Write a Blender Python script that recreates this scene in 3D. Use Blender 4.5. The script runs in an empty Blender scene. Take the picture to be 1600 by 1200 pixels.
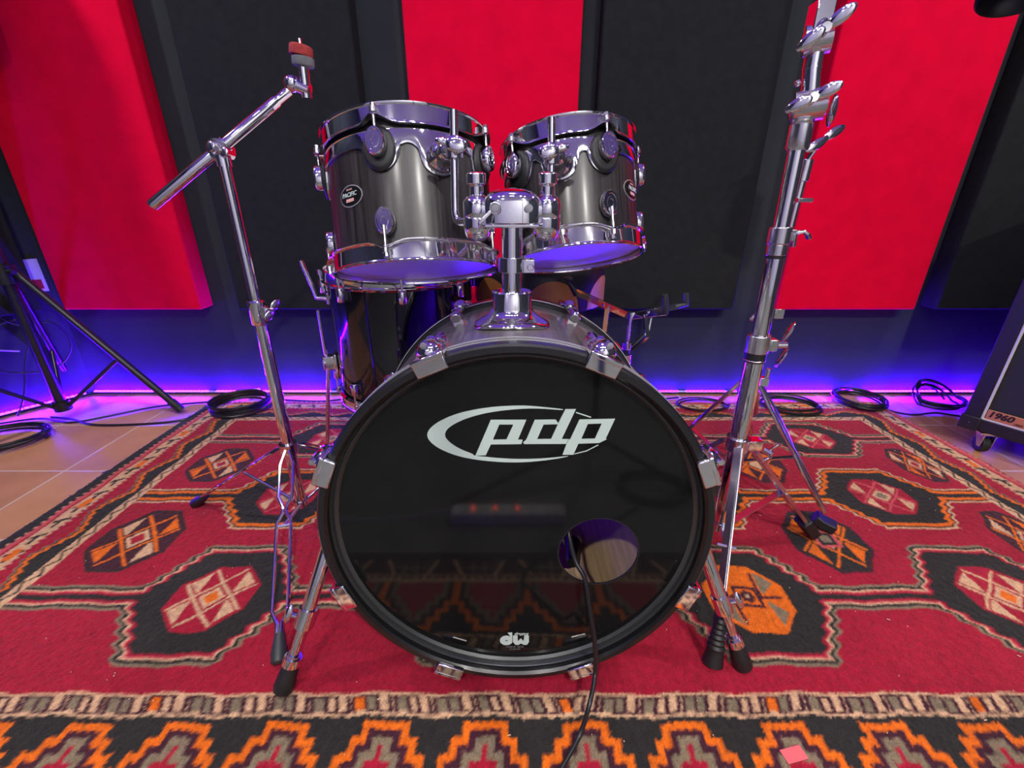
import bpy, bmesh, math, random
import numpy as np
from mathutils import Vector as V, Matrix as M4
random.seed(7)
S = bpy.context.scene
C = S.collection
PI = math.pi

# ------------------------------------------------------------------ view / camera
S.view_settings.view_transform = 'Standard'
S.view_settings.look = 'None'
S.view_settings.gamma = 1.0
S.view_settings.use_curve_mapping = False
S.view_settings.exposure = -0.28
S.cycles.max_bounces = 10
S.cycles.glossy_bounces = 6
S.cycles.transparent_max_bounces = 12
S.cycles.caustics_reflective = False
S.cycles.caustics_refractive = False
S.cycles.sample_clamp_indirect = 6.0
S.cycles.use_denoising = True

FOC, PITCH, CAMH = 685.0, math.radians(22.63), 0.758
cd = bpy.data.cameras.new('camera')
cd.sensor_fit = 'HORIZONTAL'; cd.sensor_width = 36.0; cd.lens = FOC / 1600 * 36.0
cd.clip_start = 0.02
cam = bpy.data.objects.new('camera', cd); C.objects.link(cam)
cam.location = (0, 0, CAMH); cam.rotation_euler = (PI / 2 - PITCH, 0, 0)
S.camera = cam

# ------------------------------------------------------------------ materials
def lin(h):
    if isinstance(h, str):
        h = h.lstrip('#'); h = [int(h[i:i + 2], 16) for i in (0, 2, 4)]
    return tuple((c / 255 / 12.92 if c / 255 <= .04045 else ((c / 255 + .055) / 1.055) ** 2.4) for c in h)
MATS = {}
def mat(name, col, rough=.5, metal=0., coat=0., spec=.5, noise=0., nscale=30., bump=0., bscale=200., stretch=None, emit=None, estr=0., trans=0., sheen=0., coatrough=.05):
    m = bpy.data.materials.new(name); m.use_nodes = True
    nt = m.node_tree; b = nt.nodes['Principled BSDF']
    c = lin(col) if isinstance(col, str) else tuple(col)
    b.inputs['Base Color'].default_value = (*c, 1)
    b.inputs['Roughness'].default_value = rough
    b.inputs['Metallic'].default_value = metal
    b.inputs['Coat Weight'].default_value = coat
    b.inputs['Coat Roughness'].default_value = coatrough
    b.inputs['Specular IOR Level'].default_value = spec
    if trans: b.inputs['Transmission Weight'].default_value = trans
    if sheen: b.inputs['Sheen Weight'].default_value = sheen
    if emit is not None:
        b.inputs['Emission Color'].default_value = (*emit, 1); b.inputs['Emission Strength'].default_value = estr
    if noise or bump:
        tc = nt.nodes.new('ShaderNodeTexCoord'); mp = nt.nodes.new('ShaderNodeMapping')
        nt.links.new(tc.outputs['Object'], mp.inputs['Vector'])
        if stretch: mp.inputs['Scale'].default_value = stretch
    if noise:
        n = nt.nodes.new('ShaderNodeTexNoise'); n.inputs['Scale'].default_value = nscale; n.inputs['Detail'].default_value = 6
        nt.links.new(mp.outputs['Vector'], n.inputs['Vector'])
        r = nt.nodes.new('ShaderNodeValToRGB')
        r.color_ramp.elements[0].position = .3; r.color_ramp.elements[1].position = .7
        r.color_ramp.elements[0].color = (*[x * (1 - noise) for x in c], 1)
        r.color_ramp.elements[1].color = (*[min(1, x * (1 + noise)) for x in c], 1)
        nt.links.new(n.outputs['Fac'], r.inputs['Fac']); nt.links.new(r.outputs['Color'], b.inputs['Base Color'])
    if bump:
        n = nt.nodes.new('ShaderNodeTexNoise'); n.inputs['Scale'].default_value = bscale; n.inputs['Detail'].default_value = 3
        nt.links.new(mp.outputs['Vector'], n.inputs['Vector'])
        bp = nt.nodes.new('ShaderNodeBump'); bp.inputs['Strength'].default_value = bump; bp.inputs['Distance'].default_value = .002
        nt.links.new(n.outputs['Fac'], bp.inputs['Height']); nt.links.new(bp.outputs['Normal'], b.inputs['Normal'])
    MATS[name] = m
    return m

CHROME = mat('chrome', (.90, .90, .92), .06, 1.)
CHROME2 = mat('worn_chrome', (.80, .79, .80), .2, 1., noise=.08, nscale=60)
STEEL = mat('brushed_steel', (.5, .5, .5), .35, 1.)
GLOSSBLK = mat('black_lacquer_wrap', (.006, .006, .009), .06, 0, coat=.6)
HOOPBLK = mat('black_hoop', (.010, .010, .011), .32, 0, coat=.35, noise=.6, nscale=500, bump=.05, coatrough=.15)
HEADBLK = mat('black_drum_head', (.0085, .0085, .0085), .07, 0, spec=.34)
WOOD = mat('charcoal_stained_wood', (.022, .018, .019), .38, 0, coat=.2, noise=.8, nscale=12, stretch=(16, 16, .7), coatrough=.18)
BWOOD = mat('charcoal_wood_bass', (.13, .118, .116), .3, 0, coat=.6, noise=.45, nscale=9, stretch=(14, .9, 14), coatrough=.12)
MAPLE = mat('raw_maple_ply', '#d9b98a', .55, noise=.18, nscale=10, stretch=(12, .8, 12))
RUBBER = mat('black_rubber', (.012, .012, .013), .5, noise=.2, nscale=80)
RUBBERG = mat('grey_green_rubber', (.03, .034, .034), .45)
LOGO = mat('pale_green_white_print', '#c9dbd2', .4)
PRINTG = mat('grey_print', '#777777', .5)
CABLE = mat('black_cable', (.012, .012, .016), .35)
CABLEG = mat('grey_cable', (.35, .35, .37), .5)
FELTR = mat('red_felt', '#a53a3a', .95, noise=.2, nscale=120, bump=.4, bscale=400)
FELTG = mat('grey_felt_cup', '#6d7076', .8, noise=.15, nscale=100)
BLKPAINT = mat('black_painted_steel', (.012, .012, .014), .28)
REDFAB = mat('red_panel_fabric', (.80, .0015, .036), .95, noise=.07, nscale=14, bump=.25, bscale=900, spec=.06)
BLKFAB = mat('black_panel_fabric', (.018, .0195, .021), .95, spec=.15, noise=.12, nscale=40, bump=.2, bscale=900)
WALLM = mat('dark_wall_paint', (.035, .041, .048), .9, spec=.1, noise=.08, nscale=6, bump=.1, bscale=120)
REARM = mat('grey_rear_wall', (.62, .63, .64), .9, noise=.05, nscale=4)
CEILM = mat('ceiling_white', (.6, .6, .6), .9, noise=.04, nscale=4)
COPPER = mat('copper_vinyl', '#b8763f', .35, noise=.15, nscale=20)
VINYL = mat('black_vinyl', (.008, .008, .009), .4, bump=.1, bscale=150)
TOLEX = mat('black_tolex', (.007, .007, .009), .5, bump=.5, bscale=500)
GRILLE = mat('black_grille_cloth', (.017, .017, .022), .85, noise=.3, nscale=300, bump=.4, bscale=500)
PIPING = mat('white_piping', '#c9c9c0', .5)
GOLD = mat('copper_plate', '#c98560', .4, .3)
INK = mat('dark_ink', (.02, .012, .012), .5)
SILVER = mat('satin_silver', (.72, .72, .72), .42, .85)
BADGEBLK = mat('badge_black', (.008, .008, .01), .2)
BADGERED = mat('badge_red', '#a0182c', .35)
BADGEPINK = mat('badge_pale', '#d9a3a0', .4)
WHITEP = mat('white_plastic', '#d8d6d0', .45)
REDLED = mat('red_switch_light', '#ff3010', .4, emit=(1, .06, .03), estr=14.)
PAPER = mat('white_paper', '#cfcce0', .8)
TAPE = mat('pink_tape', '#e8636b', .6)
LINT = mat('pale_lint', '#d9c3a0', .9)
MATG = mat('grey_rubber_mat', (.12, .12, .115), .8, noise=.2, nscale=12)
CAMLIGHT = mat('lamp_diffuser', '#ffffff', .5, emit=(1, .97, .93), estr=1.5)

def film(name, col, alpha, rough, spec=.5):
    m = bpy.data.materials.new(name); m.use_nodes = True; nt = m.node_tree
    b = nt.nodes['Principled BSDF']; out = nt.nodes['Material Output']
    b.inputs['Base Color'].default_value = (*col, 1); b.inputs['Roughness'].default_value = rough
    b.inputs['Specular IOR Level'].default_value = spec
    t = nt.nodes.new('ShaderNodeBsdfTransparent'); mx = nt.nodes.new('ShaderNodeMixShader')
    mx.inputs['Fac'].default_value = alpha
    nt.links.new(t.outputs[0], mx.inputs[1]); nt.links.new(b.outputs[0], mx.inputs[2]); nt.links.new(mx.outputs[0], out.inputs[0])
    return m
CLEARHEAD = film('clear_drum_head', (.28, .24, .28), .86, .25)
TOMHEAD = film('milky_drum_head', (.88, .84, .86), .94, .38, .5)

def ledmat(name, col, s):
    m = bpy.data.materials.new(name); m.use_nodes = True; nt = m.node_tree
    nt.nodes.remove(nt.nodes['Principled BSDF'])
    e = nt.nodes.new('ShaderNodeEmission'); e.inputs[0].default_value = (*col, 1); e.inputs[1].default_value = s
    nt.links.new(e.outputs[0], nt.nodes['Material Output'].inputs[0]); return m
LED = ledmat('violet_led', (.062, .0002, 1.), 2000.)
LEDDIM = ledmat('dim_violet_led', (.060, .0002, 1.), 800.)
LEDPCB = mat('led_tape', (.5, .45, .55), .3)

# tile floor
def tile_mat():
    m = bpy.data.materials.new('terracotta_tiles'); m.use_nodes = True; nt = m.node_tree
    b = nt.nodes['Principled BSDF']; b.inputs['Roughness'].default_value = .32
    tc = nt.nodes.new('ShaderNodeTexCoord'); mp = nt.nodes.new('ShaderNodeMapping')
    mp.inputs['Location'].default_value = (1.363 / .295, -1.13 / .295, 0)
    mp.inputs['Scale'].default_value = (1 / .295,) * 3
    nt.links.new(tc.outputs['Object'], mp.inputs['Vector'])
    br = nt.nodes.new('ShaderNodeTexBrick'); br.offset = 0; br.squash = 1
    br.inputs['Scale'].default_value = 1.0; br.inputs['Brick Width'].default_value = 1; br.inputs['Row Height'].default_value = 1
    br.inputs['Mortar Size'].default_value = .012; br.inputs['Mortar Smooth'].default_value = .3
    br.inputs['Color1'].default_value = (*lin('#c89066'), 1); br.inputs['Color2'].default_value = (*lin('#b98058'), 1)
    br.inputs['Mortar'].default_value = (*lin('#d0bda6'), 1)
    nt.links.new(mp.outputs['Vector'], br.inputs['Vector'])
    n = nt.nodes.new('ShaderNodeTexNoise'); n.inputs['Scale'].default_value = 1.6; n.inputs['Detail'].default_value = 8
    nt.links.new(mp.outputs['Vector'], n.inputs['Vector'])
    hs = nt.nodes.new('ShaderNodeMix'); hs.data_type = 'RGBA'; hs.blend_type = 'OVERLAY'; hs.inputs['Factor'].default_value = .45
    nt.links.new(br.outputs['Color'], hs.inputs[6]); nt.links.new(n.outputs['Fac'], hs.inputs[7])
    nt.links.new(hs.outputs[2], b.inputs['Base Color'])
    bp = nt.nodes.new('ShaderNodeBump'); bp.inputs['Strength'].default_value = .3; bp.inputs['Distance'].default_value = .003; bp.invert = True
    nt.links.new(br.outputs['Fac'], bp.inputs['Height']); nt.links.new(bp.outputs['Normal'], b.inputs['Normal'])
    return m
TILE = tile_mat()

# ------------------------------------------------------------------ mesh builder
def frame(axis, hint=(0, 0, 1)):
    a = V(axis).normalized(); h = V(hint)
    if abs(a.dot(h.normalized())) > .98: h = V((0, 1, 0)) if abs(a.y) < .9 else V((1, 0, 0))
    x = h.cross(a).normalized(); y = a.cross(x)
    return x, y, a
class MB:
    def __init__(s): s.v = []; s.f = []; s.m = []
    def add(s, vs, fs, m=0):
        o = len(s.v); s.v += [tuple(p) for p in vs]
        for f in fs: s.f.append(tuple(i + o for i in f)); s.m.append(m)
        return s
    def grid(s, rows, wu=False, wv=False, m=0, cap0=False, cap1=False, flip=False):
        n, k = len(rows), len(rows[0]); vs = [p for r in rows for p in r]; fs = []
        for i in range(n if wu else n - 1):
            for j in range(k if wv else k - 1):
                i2, j2 = (i + 1) % n, (j + 1) % k
                q = (i * k + j, i * k + j2, i2 * k + j2, i2 * k + j)
                fs.append(q[::-1] if flip else q)
        if cap0: fs.append(tuple(range(k))[::-1] if not flip else tuple(range(k)))
        if cap1: fs.append(tuple((n - 1) * k + j for j in range(k)) if not flip else tuple((n - 1) * k + j for j in range(k))[::-1])
        return s.add(vs, fs, m)
    def tube(s, pts, r, seg=12, m=0, caps=True, prof=None, hint=(0, 0, 1)):
        pts = [V(p) for p in pts]; n = len(pts)
        rs = list(r) if hasattr(r, '__len__') else [r] * n
        rows = []; xa = None
        for i in range(n):
            if i == 0: t = pts[1] - pts[0]
            elif i == n - 1: t = pts[-1] - pts[-2]
            else:
                a = (pts[i] - pts[i - 1]); b = (pts[i + 1] - pts[i])
                t = (a.normalized() if a.length > 0 else a) + (b.normalized() if b.length > 0 else b)
            if t.length < 1e-9: t = V((0, 0, 1))
            t.normalize()
            if xa is None: xa, ya, _ = frame(t, hint)
            else:
                xa = (xa - t * xa.dot(t)); xa.normalize()
            ya = t.cross(xa)
            if prof: rows.append([pts[i] + xa * (u * rs[i]) + ya * (w * rs[i]) for u, w in prof])
            else: rows.append([pts[i] + (xa * math.cos(2 * PI * j / seg) + ya * math.sin(2 * PI * j / seg)) * rs[i] for j in range(seg)])
        return s.grid(rows, wv=True, m=m, cap0=caps, cap1=caps)
    def cyl(s, p0, p1, r0, r1=None, seg=20, m=0):
        return s.tube([p0, p1], [r0, r0 if r1 is None else r1], seg, m)
    def bar(s, pts, w, t, side, m=0):
        pts = [V(p) for p in pts]; sd = V(side).normalized(); rows = []
        for i in range(len(pts)):
            d = (pts[min(i + 1, len(pts) - 1)] - pts[max(i - 1, 0)]).normalized()
            x = (sd - d * sd.dot(d)).normalized(); y = d.cross(x)
            rows.append([pts[i] + x * a * w / 2 + y * b * t / 2 for a, b in ((-1, -1), (1, -1), (1, 1), (-1, 1))])
        return s.grid(rows, wv=True, m=m, cap0=True, cap1=True)
    def lathe(s, prof, o=(0, 0, 0), axis=(0, 0, 1), seg=48, m=0, hint=(0, 1, 0)):
        o = V(o); x, y, a = frame(axis, hint); rows = []
        for r, z in prof:
            rows.append([o + a * z + (x * math.cos(2 * PI * j / seg) + y * math.sin(2 * PI * j / seg)) * max(r, 1e-5) for j in range(seg)])
        return s.grid(rows, wv=True, m=m)
    def box(s, c, size, ax=None, m=0):
        c = V(c); ax = [V(a) for a in ax] if ax else [V((1, 0, 0)), V((0, 1, 0)), V((0, 0, 1))]
        h = [q / 2 for q in size]
        vs = [c + ax[0] * (h[0] * i) + ax[1] * (h[1] * j) + ax[2] * (h[2] * k) for k in (-1, 1) for j in (-1, 1) for i in (-1, 1)]
        return s.add(vs, [(0, 2, 3, 1), (4, 5, 7, 6), (0, 1, 5, 4), (2, 6, 7, 3), (0, 4, 6, 2), (1, 3, 7, 5)], m)
    def ell(s, c, rad, ax=None, seg=20, rings=12, m=0, z0=-1., z1=1.):
        c = V(c); ax = [V(a) for a in ax] if ax else [V((1, 0, 0)), V((0, 1, 0)), V((0, 0, 1))]
        a0, a1 = math.asin(z0), math.asin(z1); rows = []
        for i in range(rings + 1):
            p = a0 + (a1 - a0) * i / rings; cr, sr = max(math.cos(p), 1e-4), math.sin(p)
            rows.append([c + ax[0] * (rad[0] * cr * math.cos(2 * PI * j / seg)) + ax[1] * (rad[1] * cr * math.sin(2 * PI * j / seg)) + ax[2] * (rad[2] * sr) for j in range(seg)])
        return s.grid(rows, wv=True, m=m, cap0=True, cap1=True)
    def prism(s, out, o, ux, uy, t0, t1, m=0):
        o, ux, uy = V(o), V(ux), V(uy); n = ux.cross(uy).normalized(); k = len(out)
        vs = [o + ux * a + uy * b + n * t0 for a, b in out] + [o + ux * a + uy * b + n * t1 for a, b in out]
        fs = [tuple(range(k))[::-1], tuple(range(k, 2 * k))] + [(i, (i + 1) % k, k + (i + 1) % k, k + i) for i in range(k)]
        return s.add(vs, fs, m)

WM = {}
def wmat(o):
    return WM[o.name] if o is not None and o.name in WM else M4.Identity(4)
def obj(name, mb, material, parent=None, local=False, bevel=0., sharp=40., seg=2):
    me = bpy.data.meshes.new(name)
    W = wmat(parent)
    vs = mb.v
    if parent is not None and not local:
        I = W.inverted(); vs = [tuple(I @ V(p)) for p in mb.v]
    me.from_pydata(vs, [], mb.f)
    mats = material if isinstance(material, (list, tuple)) else [material]
    for q in mats: me.materials.append(q)
    if len(mats) > 1: me.polygons.foreach_set('material_index', mb.m)
    bm = bmesh.new(); bm.from_mesh(me); bmesh.ops.recalc_face_normals(bm, faces=bm.faces); bm.to_mesh(me); bm.free()
    me.shade_smooth()
    me.set_sharp_from_angle(angle=math.radians(sharp))
    o = bpy.data.objects.new(name, me); C.objects.link(o)
    if parent is not None:
        o.parent = parent; WM[o.name] = W
    if bevel:
        b = o.modifiers.new('bevel', 'BEVEL'); b.width = bevel; b.segments = seg; b.limit_method = 'ANGLE'; b.angle_limit = math.radians(50)
    return o
def thing(name, label, cat, loc=(0, 0, 0), mtx=None, group=None):
    o = bpy.data.objects.new(name, None); C.objects.link(o)
    o.empty_display_size = .05
    Mx = mtx if mtx is not None else M4.Translation(V(loc))
    o.matrix_world = Mx; WM[o.name] = Mx.copy()
    return tag(o, label, cat, group)
def tag(o, label, cat, group=None, kind=None):
    o['label'] = label; o['category'] = cat
    if group: o['group'] = group
    if kind: o['kind'] = kind
    return o
def struct(name, mb, m, **k):
    o = obj(name, mb, m, **k); o['kind'] = 'structure'; return o
def lab(o, t): o['label'] = t; return o

def smooth(pts, n=8):
    pts = [V(p) for p in pts]; out = []
    for i in range(len(pts) - 1):
        p0, p1, p2, p3 = pts[max(i - 1, 0)], pts[i], pts[i + 1], pts[min(i + 2, len(pts) - 1)]
        for k in range(n):
            t = k / n
            out.append(.5 * ((2 * p1) + (p2 - p0) * t + (2 * p0 - 5 * p1 + 4 * p2 - p3) * t * t + (3 * p1 - p0 - 3 * p2 + p3) * t ** 3))
    out.append(pts[-1]); return out

def flat(name, polys, o, ux, uy, th, material, parent, local=False):
    """filled outline(s) (even-odd) as a thin plate; o, ux, uy in the parent's build space"""
    cu = bpy.data.curves.new(name, 'CURVE'); cu.dimensions = '2D'; cu.fill_mode = 'BOTH'; cu.extrude = th / 2
    for p in polys:
        sp = cu.splines.new('POLY'); sp.points.add(len(p) - 1)
        for q, (a, b) in zip(sp.points, p): q.co = (a, b, 0, 1)
        sp.use_cyclic_u = True
    return curve_part(name, cu, o, ux, uy, th, material, parent, local)
def curve_part(name, cu, o, ux, uy, th, material, parent, local):
    t = bpy.data.objects.new('tmp', cu); C.objects.link(t)
    dg = bpy.context.evaluated_depsgraph_get(); me = bpy.data.meshes.new_from_object(t.evaluated_get(dg))
    bpy.data.objects.remove(t)
    mb = MB(); o, ux, uy = V(o), V(ux), V(uy); n = ux.cross(uy).normalized()
    mb.add([o + ux * v.co.x + uy * v.co.y + n * (v.co.z + th / 2) for v in me.vertices], [tuple(p.vertices) for p in me.polygons])
    bpy.data.meshes.remove(me)
    return obj(name, mb, material, parent, local)
def text(name, s, size, o, ux, uy, th, material, parent, local=False, shear=0., bold=0., align='CENTER', xs=1.):
    cu = bpy.data.curves.new(name, 'FONT'); cu.body = s; cu.size = size; cu.shear = shear; cu.offset = bold
    cu.align_x = align; cu.align_y = 'CENTER'; cu.extrude = th / 2; cu.resolution_u = 3
    return curve_part(name, cu, o, V(ux) * xs, uy, th, material, parent, local)

def ray(px, py):
    a, b = (px - 800) / FOC, (600 - py) / FOC; c, s = math.cos(PITCH), math.sin(PITCH)
    return V((a, c + b * s, b * c - s))
def at(px, py, y):            # the point of the room seen there at depth y
    d = ray(px, py); return V((0, 0, CAMH)) + d * (y / d.y)
def fl(px, py, z=0.):         # the point of the floor seen there
    d = ray(px, py); return V((0, 0, CAMH)) + d * ((z - CAMH) / d.z)

# ------------------------------------------------------------------ the room
YW = 1.71
mb = MB(); mb.box((0, -.4, -.05), (6.4, 4.6, .1)); struct('floor', mb, TILE)
mb = MB(); mb.box((.3, YW + .05, 1.3), (4.5, .1, 2.6)); struct('wall_back', mb, WALLM)
lw0, lw1 = V((-1.775, YW, 0)), V((-2.55, .62, 0))
ld = (lw1 - lw0).normalized(); ln = V((ld.y, -ld.x, 0))
if ln.x < 0: ln = -ln
mb = MB()
for h in (0,):
    c = (lw0 + lw1) / 2 - ln * .05 + V((0, 0, 1.3))
    mb.box(c, ((lw1 - lw0).length + .1, .1, 2.6), (ld, ln, V((0, 0, 1))))
    mb.box((-2.6, -.95, 1.3), (.1, 3.2, 2.6))
struct('wall_left', mb, WALLM)
mb = MB(); mb.box((2.45, -.4, 1.3), (.1, 4.3, 2.6)); struct('wall_right', mb, WALLM)
mb = MB(); mb.box((-.05, -2.5, 1.3), (5.1, .1, 2.6)); struct('wall_front', mb, REARM)
mb = MB(); mb.box((0, -.4, 2.65), (6.4, 4.6, .1)); struct('ceiling', mb, CEILM)

# acoustic panels
def panel(name, label, x0, x1, z0, z1, m, o=None, ux=None, d=.075):
    mb = MB()
    if o is None: mb.box(((x0 + x1) / 2, YW - d / 2, (z0 + z1) / 2), (x1 - x0, d, z1 - z0))
    else:
        n = V((-ux.y, ux.x, 0))
        if n.y > 0 and n.x < 0: n = -n
        if n.dot(V((1, -1, 0))) < 0: n = -n
        mb.box(o + ux * (x0 + x1) / 2 + n * d / 2 + V((0, 0, (z0 + z1) / 2)), (x1 - x0, d, z1 - z0), (ux, n, V((0, 0, 1))))
    p = obj(name, mb, m, bevel=.006, seg=3)
    return tag(p, label, 'acoustic panel', 'acoustic panels on the back wall')
ZB, ZT = .38, 2.2
panel('acoustic_panel', 'tall red fabric wall panel left of the boom cymbal stand', -1.69, -1.172, ZB, ZT, REDFAB)
panel('acoustic_panel', 'tall black fabric wall panel behind the bare boom cymbal stand', -1.032, -.485, ZB, ZT, BLKFAB)
panel('acoustic_panel', 'tall red fabric wall panel in the middle above the two rack toms', -.328, .212, ZB, ZT, REDFAB)
panel('acoustic_panel', 'tall black fabric wall panel between the middle red panel and the thick chrome stand', .275, .835, ZB, ZT, BLKFAB)
panel('acoustic_panel', 'tall red fabric wall panel behind and right of the thick chrome stand', .995, 1.52, ZB, ZT, REDFAB)
panel('acoustic_panel', 'black fabric wall panel right of the last red panel, above the speaker cabinet', 1.60, 2.14, ZB, ZT, BLKFAB)
panel('acoustic_panel', 'black fabric panel on the angled left wall behind the tripod', .06, .62, ZB, ZT, BLKFAB, lw0, ld)
# sheet of paper on the angled wall below
mb = MB(); po = lw0 + ln * .004 + ld * .0 + V((0, 0, 0))
pa, pb = -.0, .16
mb.box(lw0 + ld * .09 + ln * .004 + V((0, 0, .50)), (.15, .003, .12), (ld, ln, V((0, 0, 1))))
pp = tag(obj('paper_sheet', mb, PAPER), 'small white printed sheet on the wall behind the black tripod', 'paper')
mb = MB()
mb.box(lw0 + ld * .05 + ln * .0062 + V((0, 0, .468)), (.05, .001, .035), (ld, ln, V((0, 0, 1))))
lab(obj('print_mark', mb, BADGERED, pp), 'dark red printed block')

# ------------------------------------------------------------------ LED strips
def led_strip(name, label, a, b, up, out, m=None):
    a, b = V(a), V(b); d = (b - a); L = d.length; d.normalize(); up = V(up); out = V(out)
    t = thing(name, label, 'light strip', (a + b) / 2, group='violet light strips along the walls')
    mb = MB(); mb.box((a + b) / 2, (L, .003, .010), (d, out, up)); obj('led_tape', mb, LEDPCB, t)
    mb = MB(); n = int(L / .0165)
    for i in range(n):
        if (i % 31) in (29, 30) or random.random() < .03: continue
        mb.box(a + d * ((i + .5) * L / n) + out * .0022, (.0115, .0028, .0075), (d, out, up))
    e = obj('led_chip', mb, m or LED, t); e['kind'] = 'stuff'
    lab(e, 'row of glowing violet chips')
n45 = V((0, -.55, .835)).normalized()
for lb_, xa, xb, lm in (('glowing violet light strip along the back wall, left of the floor tom', -1.765, -.30, LED), ('dimmer violet light strip along the back wall behind the bass drum', -.29, .95, LEDDIM), ('glowing violet light strip along the back wall behind the coiled cables at the right', .96, 2.36, LED)):
    led_strip('led_strip', lb_, (xa, YW - .012, .016), (xb, YW - .012, .016), (0, .97, .25), (0, -.25, .97), lm)
led_strip('led_strip', 'glowing violet light strip along the angled wall behind the black tripod', lw0 + ld * .03 + ln * .012 + V((0, 0, .016)), lw0 + ld * .9 + ln * .012 + V((0, 0, .016)),
          (-ln.x * .97, -ln.y * .97, .25), (ln.x * .25, ln.y * .25, .97))

# ------------------------------------------------------------------ rug
RX0, RX1, RY0, RY1, RZ = -1.222, 1.475, .20, 1.615, .008
def rug_colours(X, Y):
    n = X.shape
    P = dict(red=(160, 22, 48), red2=(132, 16, 42), blk=(42, 39, 38), pur=(66, 30, 42), org=(222, 104, 22), crm=(206, 164, 128), tan=(128, 112, 90), pnk=(200, 82, 88))
    P = {k: np.array(lin(v)) for k, v in P.items()}
    out = np.empty(n + (3,)); out[:] = P['red']
    tri = lambda t: 2 * np.abs(2 * (t - np.floor(t + .5))) - 1
    jag = lambda t: 2 * (t - np.floor(t)) - 1
    def put(mask, c): out[mask] = P[c]
    # abrash
    w = .5 + .5 * np.sin(Y * 23 + 2 * np.sin(X * 3)) * np.sin(Y * 7 + 1)
    out[:] = P['red'] * (1 - .25 * w[..., None]) + P['red2'] * (.25 * w[..., None])
    XF0, XF1, YF0, YF1 = -1.02, 1.295, .472, 1.45
    cols = [-.615, -.07, .485, 1.02]
    rows = [(.663, .146, 0), (.998, .133, 1), (1.315, .122, 0)]
    dbest = np.full(n, 9.); rtype = np.zeros(n, int)
    for cy, hh, ty in rows:
        v = Y - cy
        d = np.abs(v) - .030
        for cx in cols:
            u = X - cx; hw, fw = .185, .088
            au, av = np.abs(u), np.abs(v)
            q = np.floor(av / .0135) * .0135 + .5 * .0135
            q = av * .35 + q * .65
            zz = .006 * tri(av / .027)
            dd = ((au + zz - hw) * hh + av * (hw - fw)) / math.hypot(hh, hw - fw)
            dh = np.maximum(av - hh, dd)
            d = np.minimum(d, dh)
        use = d < dbest
        dbest = np.where(use, d, dbest); rtype = np.where(use, ty, rtype)
    ins = dbest < 0
    f0 = rtype == 0
    put(ins, 'blk')
    put(ins & f0 & (dbest > -.024) & (dbest <= -.019), 'red')
    put(ins & f0 & (dbest > -.019) & (dbest <= -.012), 'pnk')
    put(ins & f0 & (dbest > -.016) & (dbest <= -.012), 'crm')
    put(ins & f0 & (dbest > -.012) & (dbest <= -.006), 'blk')
    put(ins & f0 & (dbest > -.006), 'tan')
    put(ins & ~f0 & (dbest > -.022) & (dbest <= -.011), 'org')
    put(ins & ~f0 & (dbest > -.011) & (dbest <= -.006), 'pur')
    put(ins & ~f0 & (dbest > -.006), 'crm')
    # lattice octagons
    def lattice(cx, cy, a, b, bg, line, t1, t2, core, edge=None):
        u, v = (X - cx) / a, (Y - cy) / b
        o = np.maximum(np.maximum(np.abs(u), np.abs(v)), (np.abs(u) + np.abs(v)) / 1.38)
        m = o < 1
        if edge: put(o < 1.07, edge)
        put(m, bg)
        m2 = o < .93
        p, q = u + v, v - u
        ip, iq = np.sign(p) * (np.abs(p) > .48), np.sign(q) * (np.abs(q) > .48)
        uc = (ip - iq) * np.where(np.abs(ip - iq) > 1.5, .36, .46)
        sg = np.where(np.abs(uc) > .01, np.sign(uc), 0)
        fill = m2 & (sg != 0) & ((u - uc) * sg > -.02) & (np.abs(np.abs(p) - .48) > .11) & (np.abs(np.abs(q) - .48) > .11) & (o < .90) & (np.abs(ip - iq) < 1.5)
        crn = (np.abs(ip) + np.abs(iq) == 2) | ((ip == 0) & (v < 0) & (u > 0)) | ((iq == 0) & (v < 0) & (u < 0))
        alt = (np.abs(ip) + np.abs(iq) == 1) & ((ip - iq) * v < 0)
        put(fill & ~alt, t2); put(fill & alt, t1)
        ln = (np.abs(np.abs(p) - .48) < .055) | (np.abs(np.abs(q) - .48) < .045)
        put(m2 & ln, line)
        cen = (ip == 0) & (iq == 0)
        r2 = np.maximum(np.abs(p), np.abs(q))
        put(cen & (r2 < .34), 'crm' if bg != 'org' else line); put(cen & (r2 < .21), core)
    for k, cx in enumerate(cols):
        if k == 2: lattice(cx, .663, .082, .083, 'org', 'org', 'tan', 'tan', 'pur', None)
        else: lattice(cx, .663, .082, .08, 'red', 'crm', 'crm', 'crm', 'org')
        lattice(cx, .998, .076, .077, 'red', 'pnk', 'crm', 'crm', 'tan')
        lattice(cx, 1.315, .074, .07, 'red', 'pnk', 'crm', 'crm', 'tan')
    # the orange octagon's purple box
    u, v = X - .485, Y - .663
    bx = np.maximum(np.abs(u), np.abs(v))
    put((bx < .026) & (bx > .019), 'pur'); put((bx < .012), 'pur'); put(bx < .004, 'crm')
    put((np.abs(u - .03) < .003) & (np.abs(v - .03) < .035), 'pur'); put((np.abs(u + .03) < .003) & (np.abs(v + .03) < .035), 'pur')
    put((np.abs(v - .0) < .0035) & (np.abs(u) > .024) & (np.abs(u) < .07), 'pur')
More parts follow.
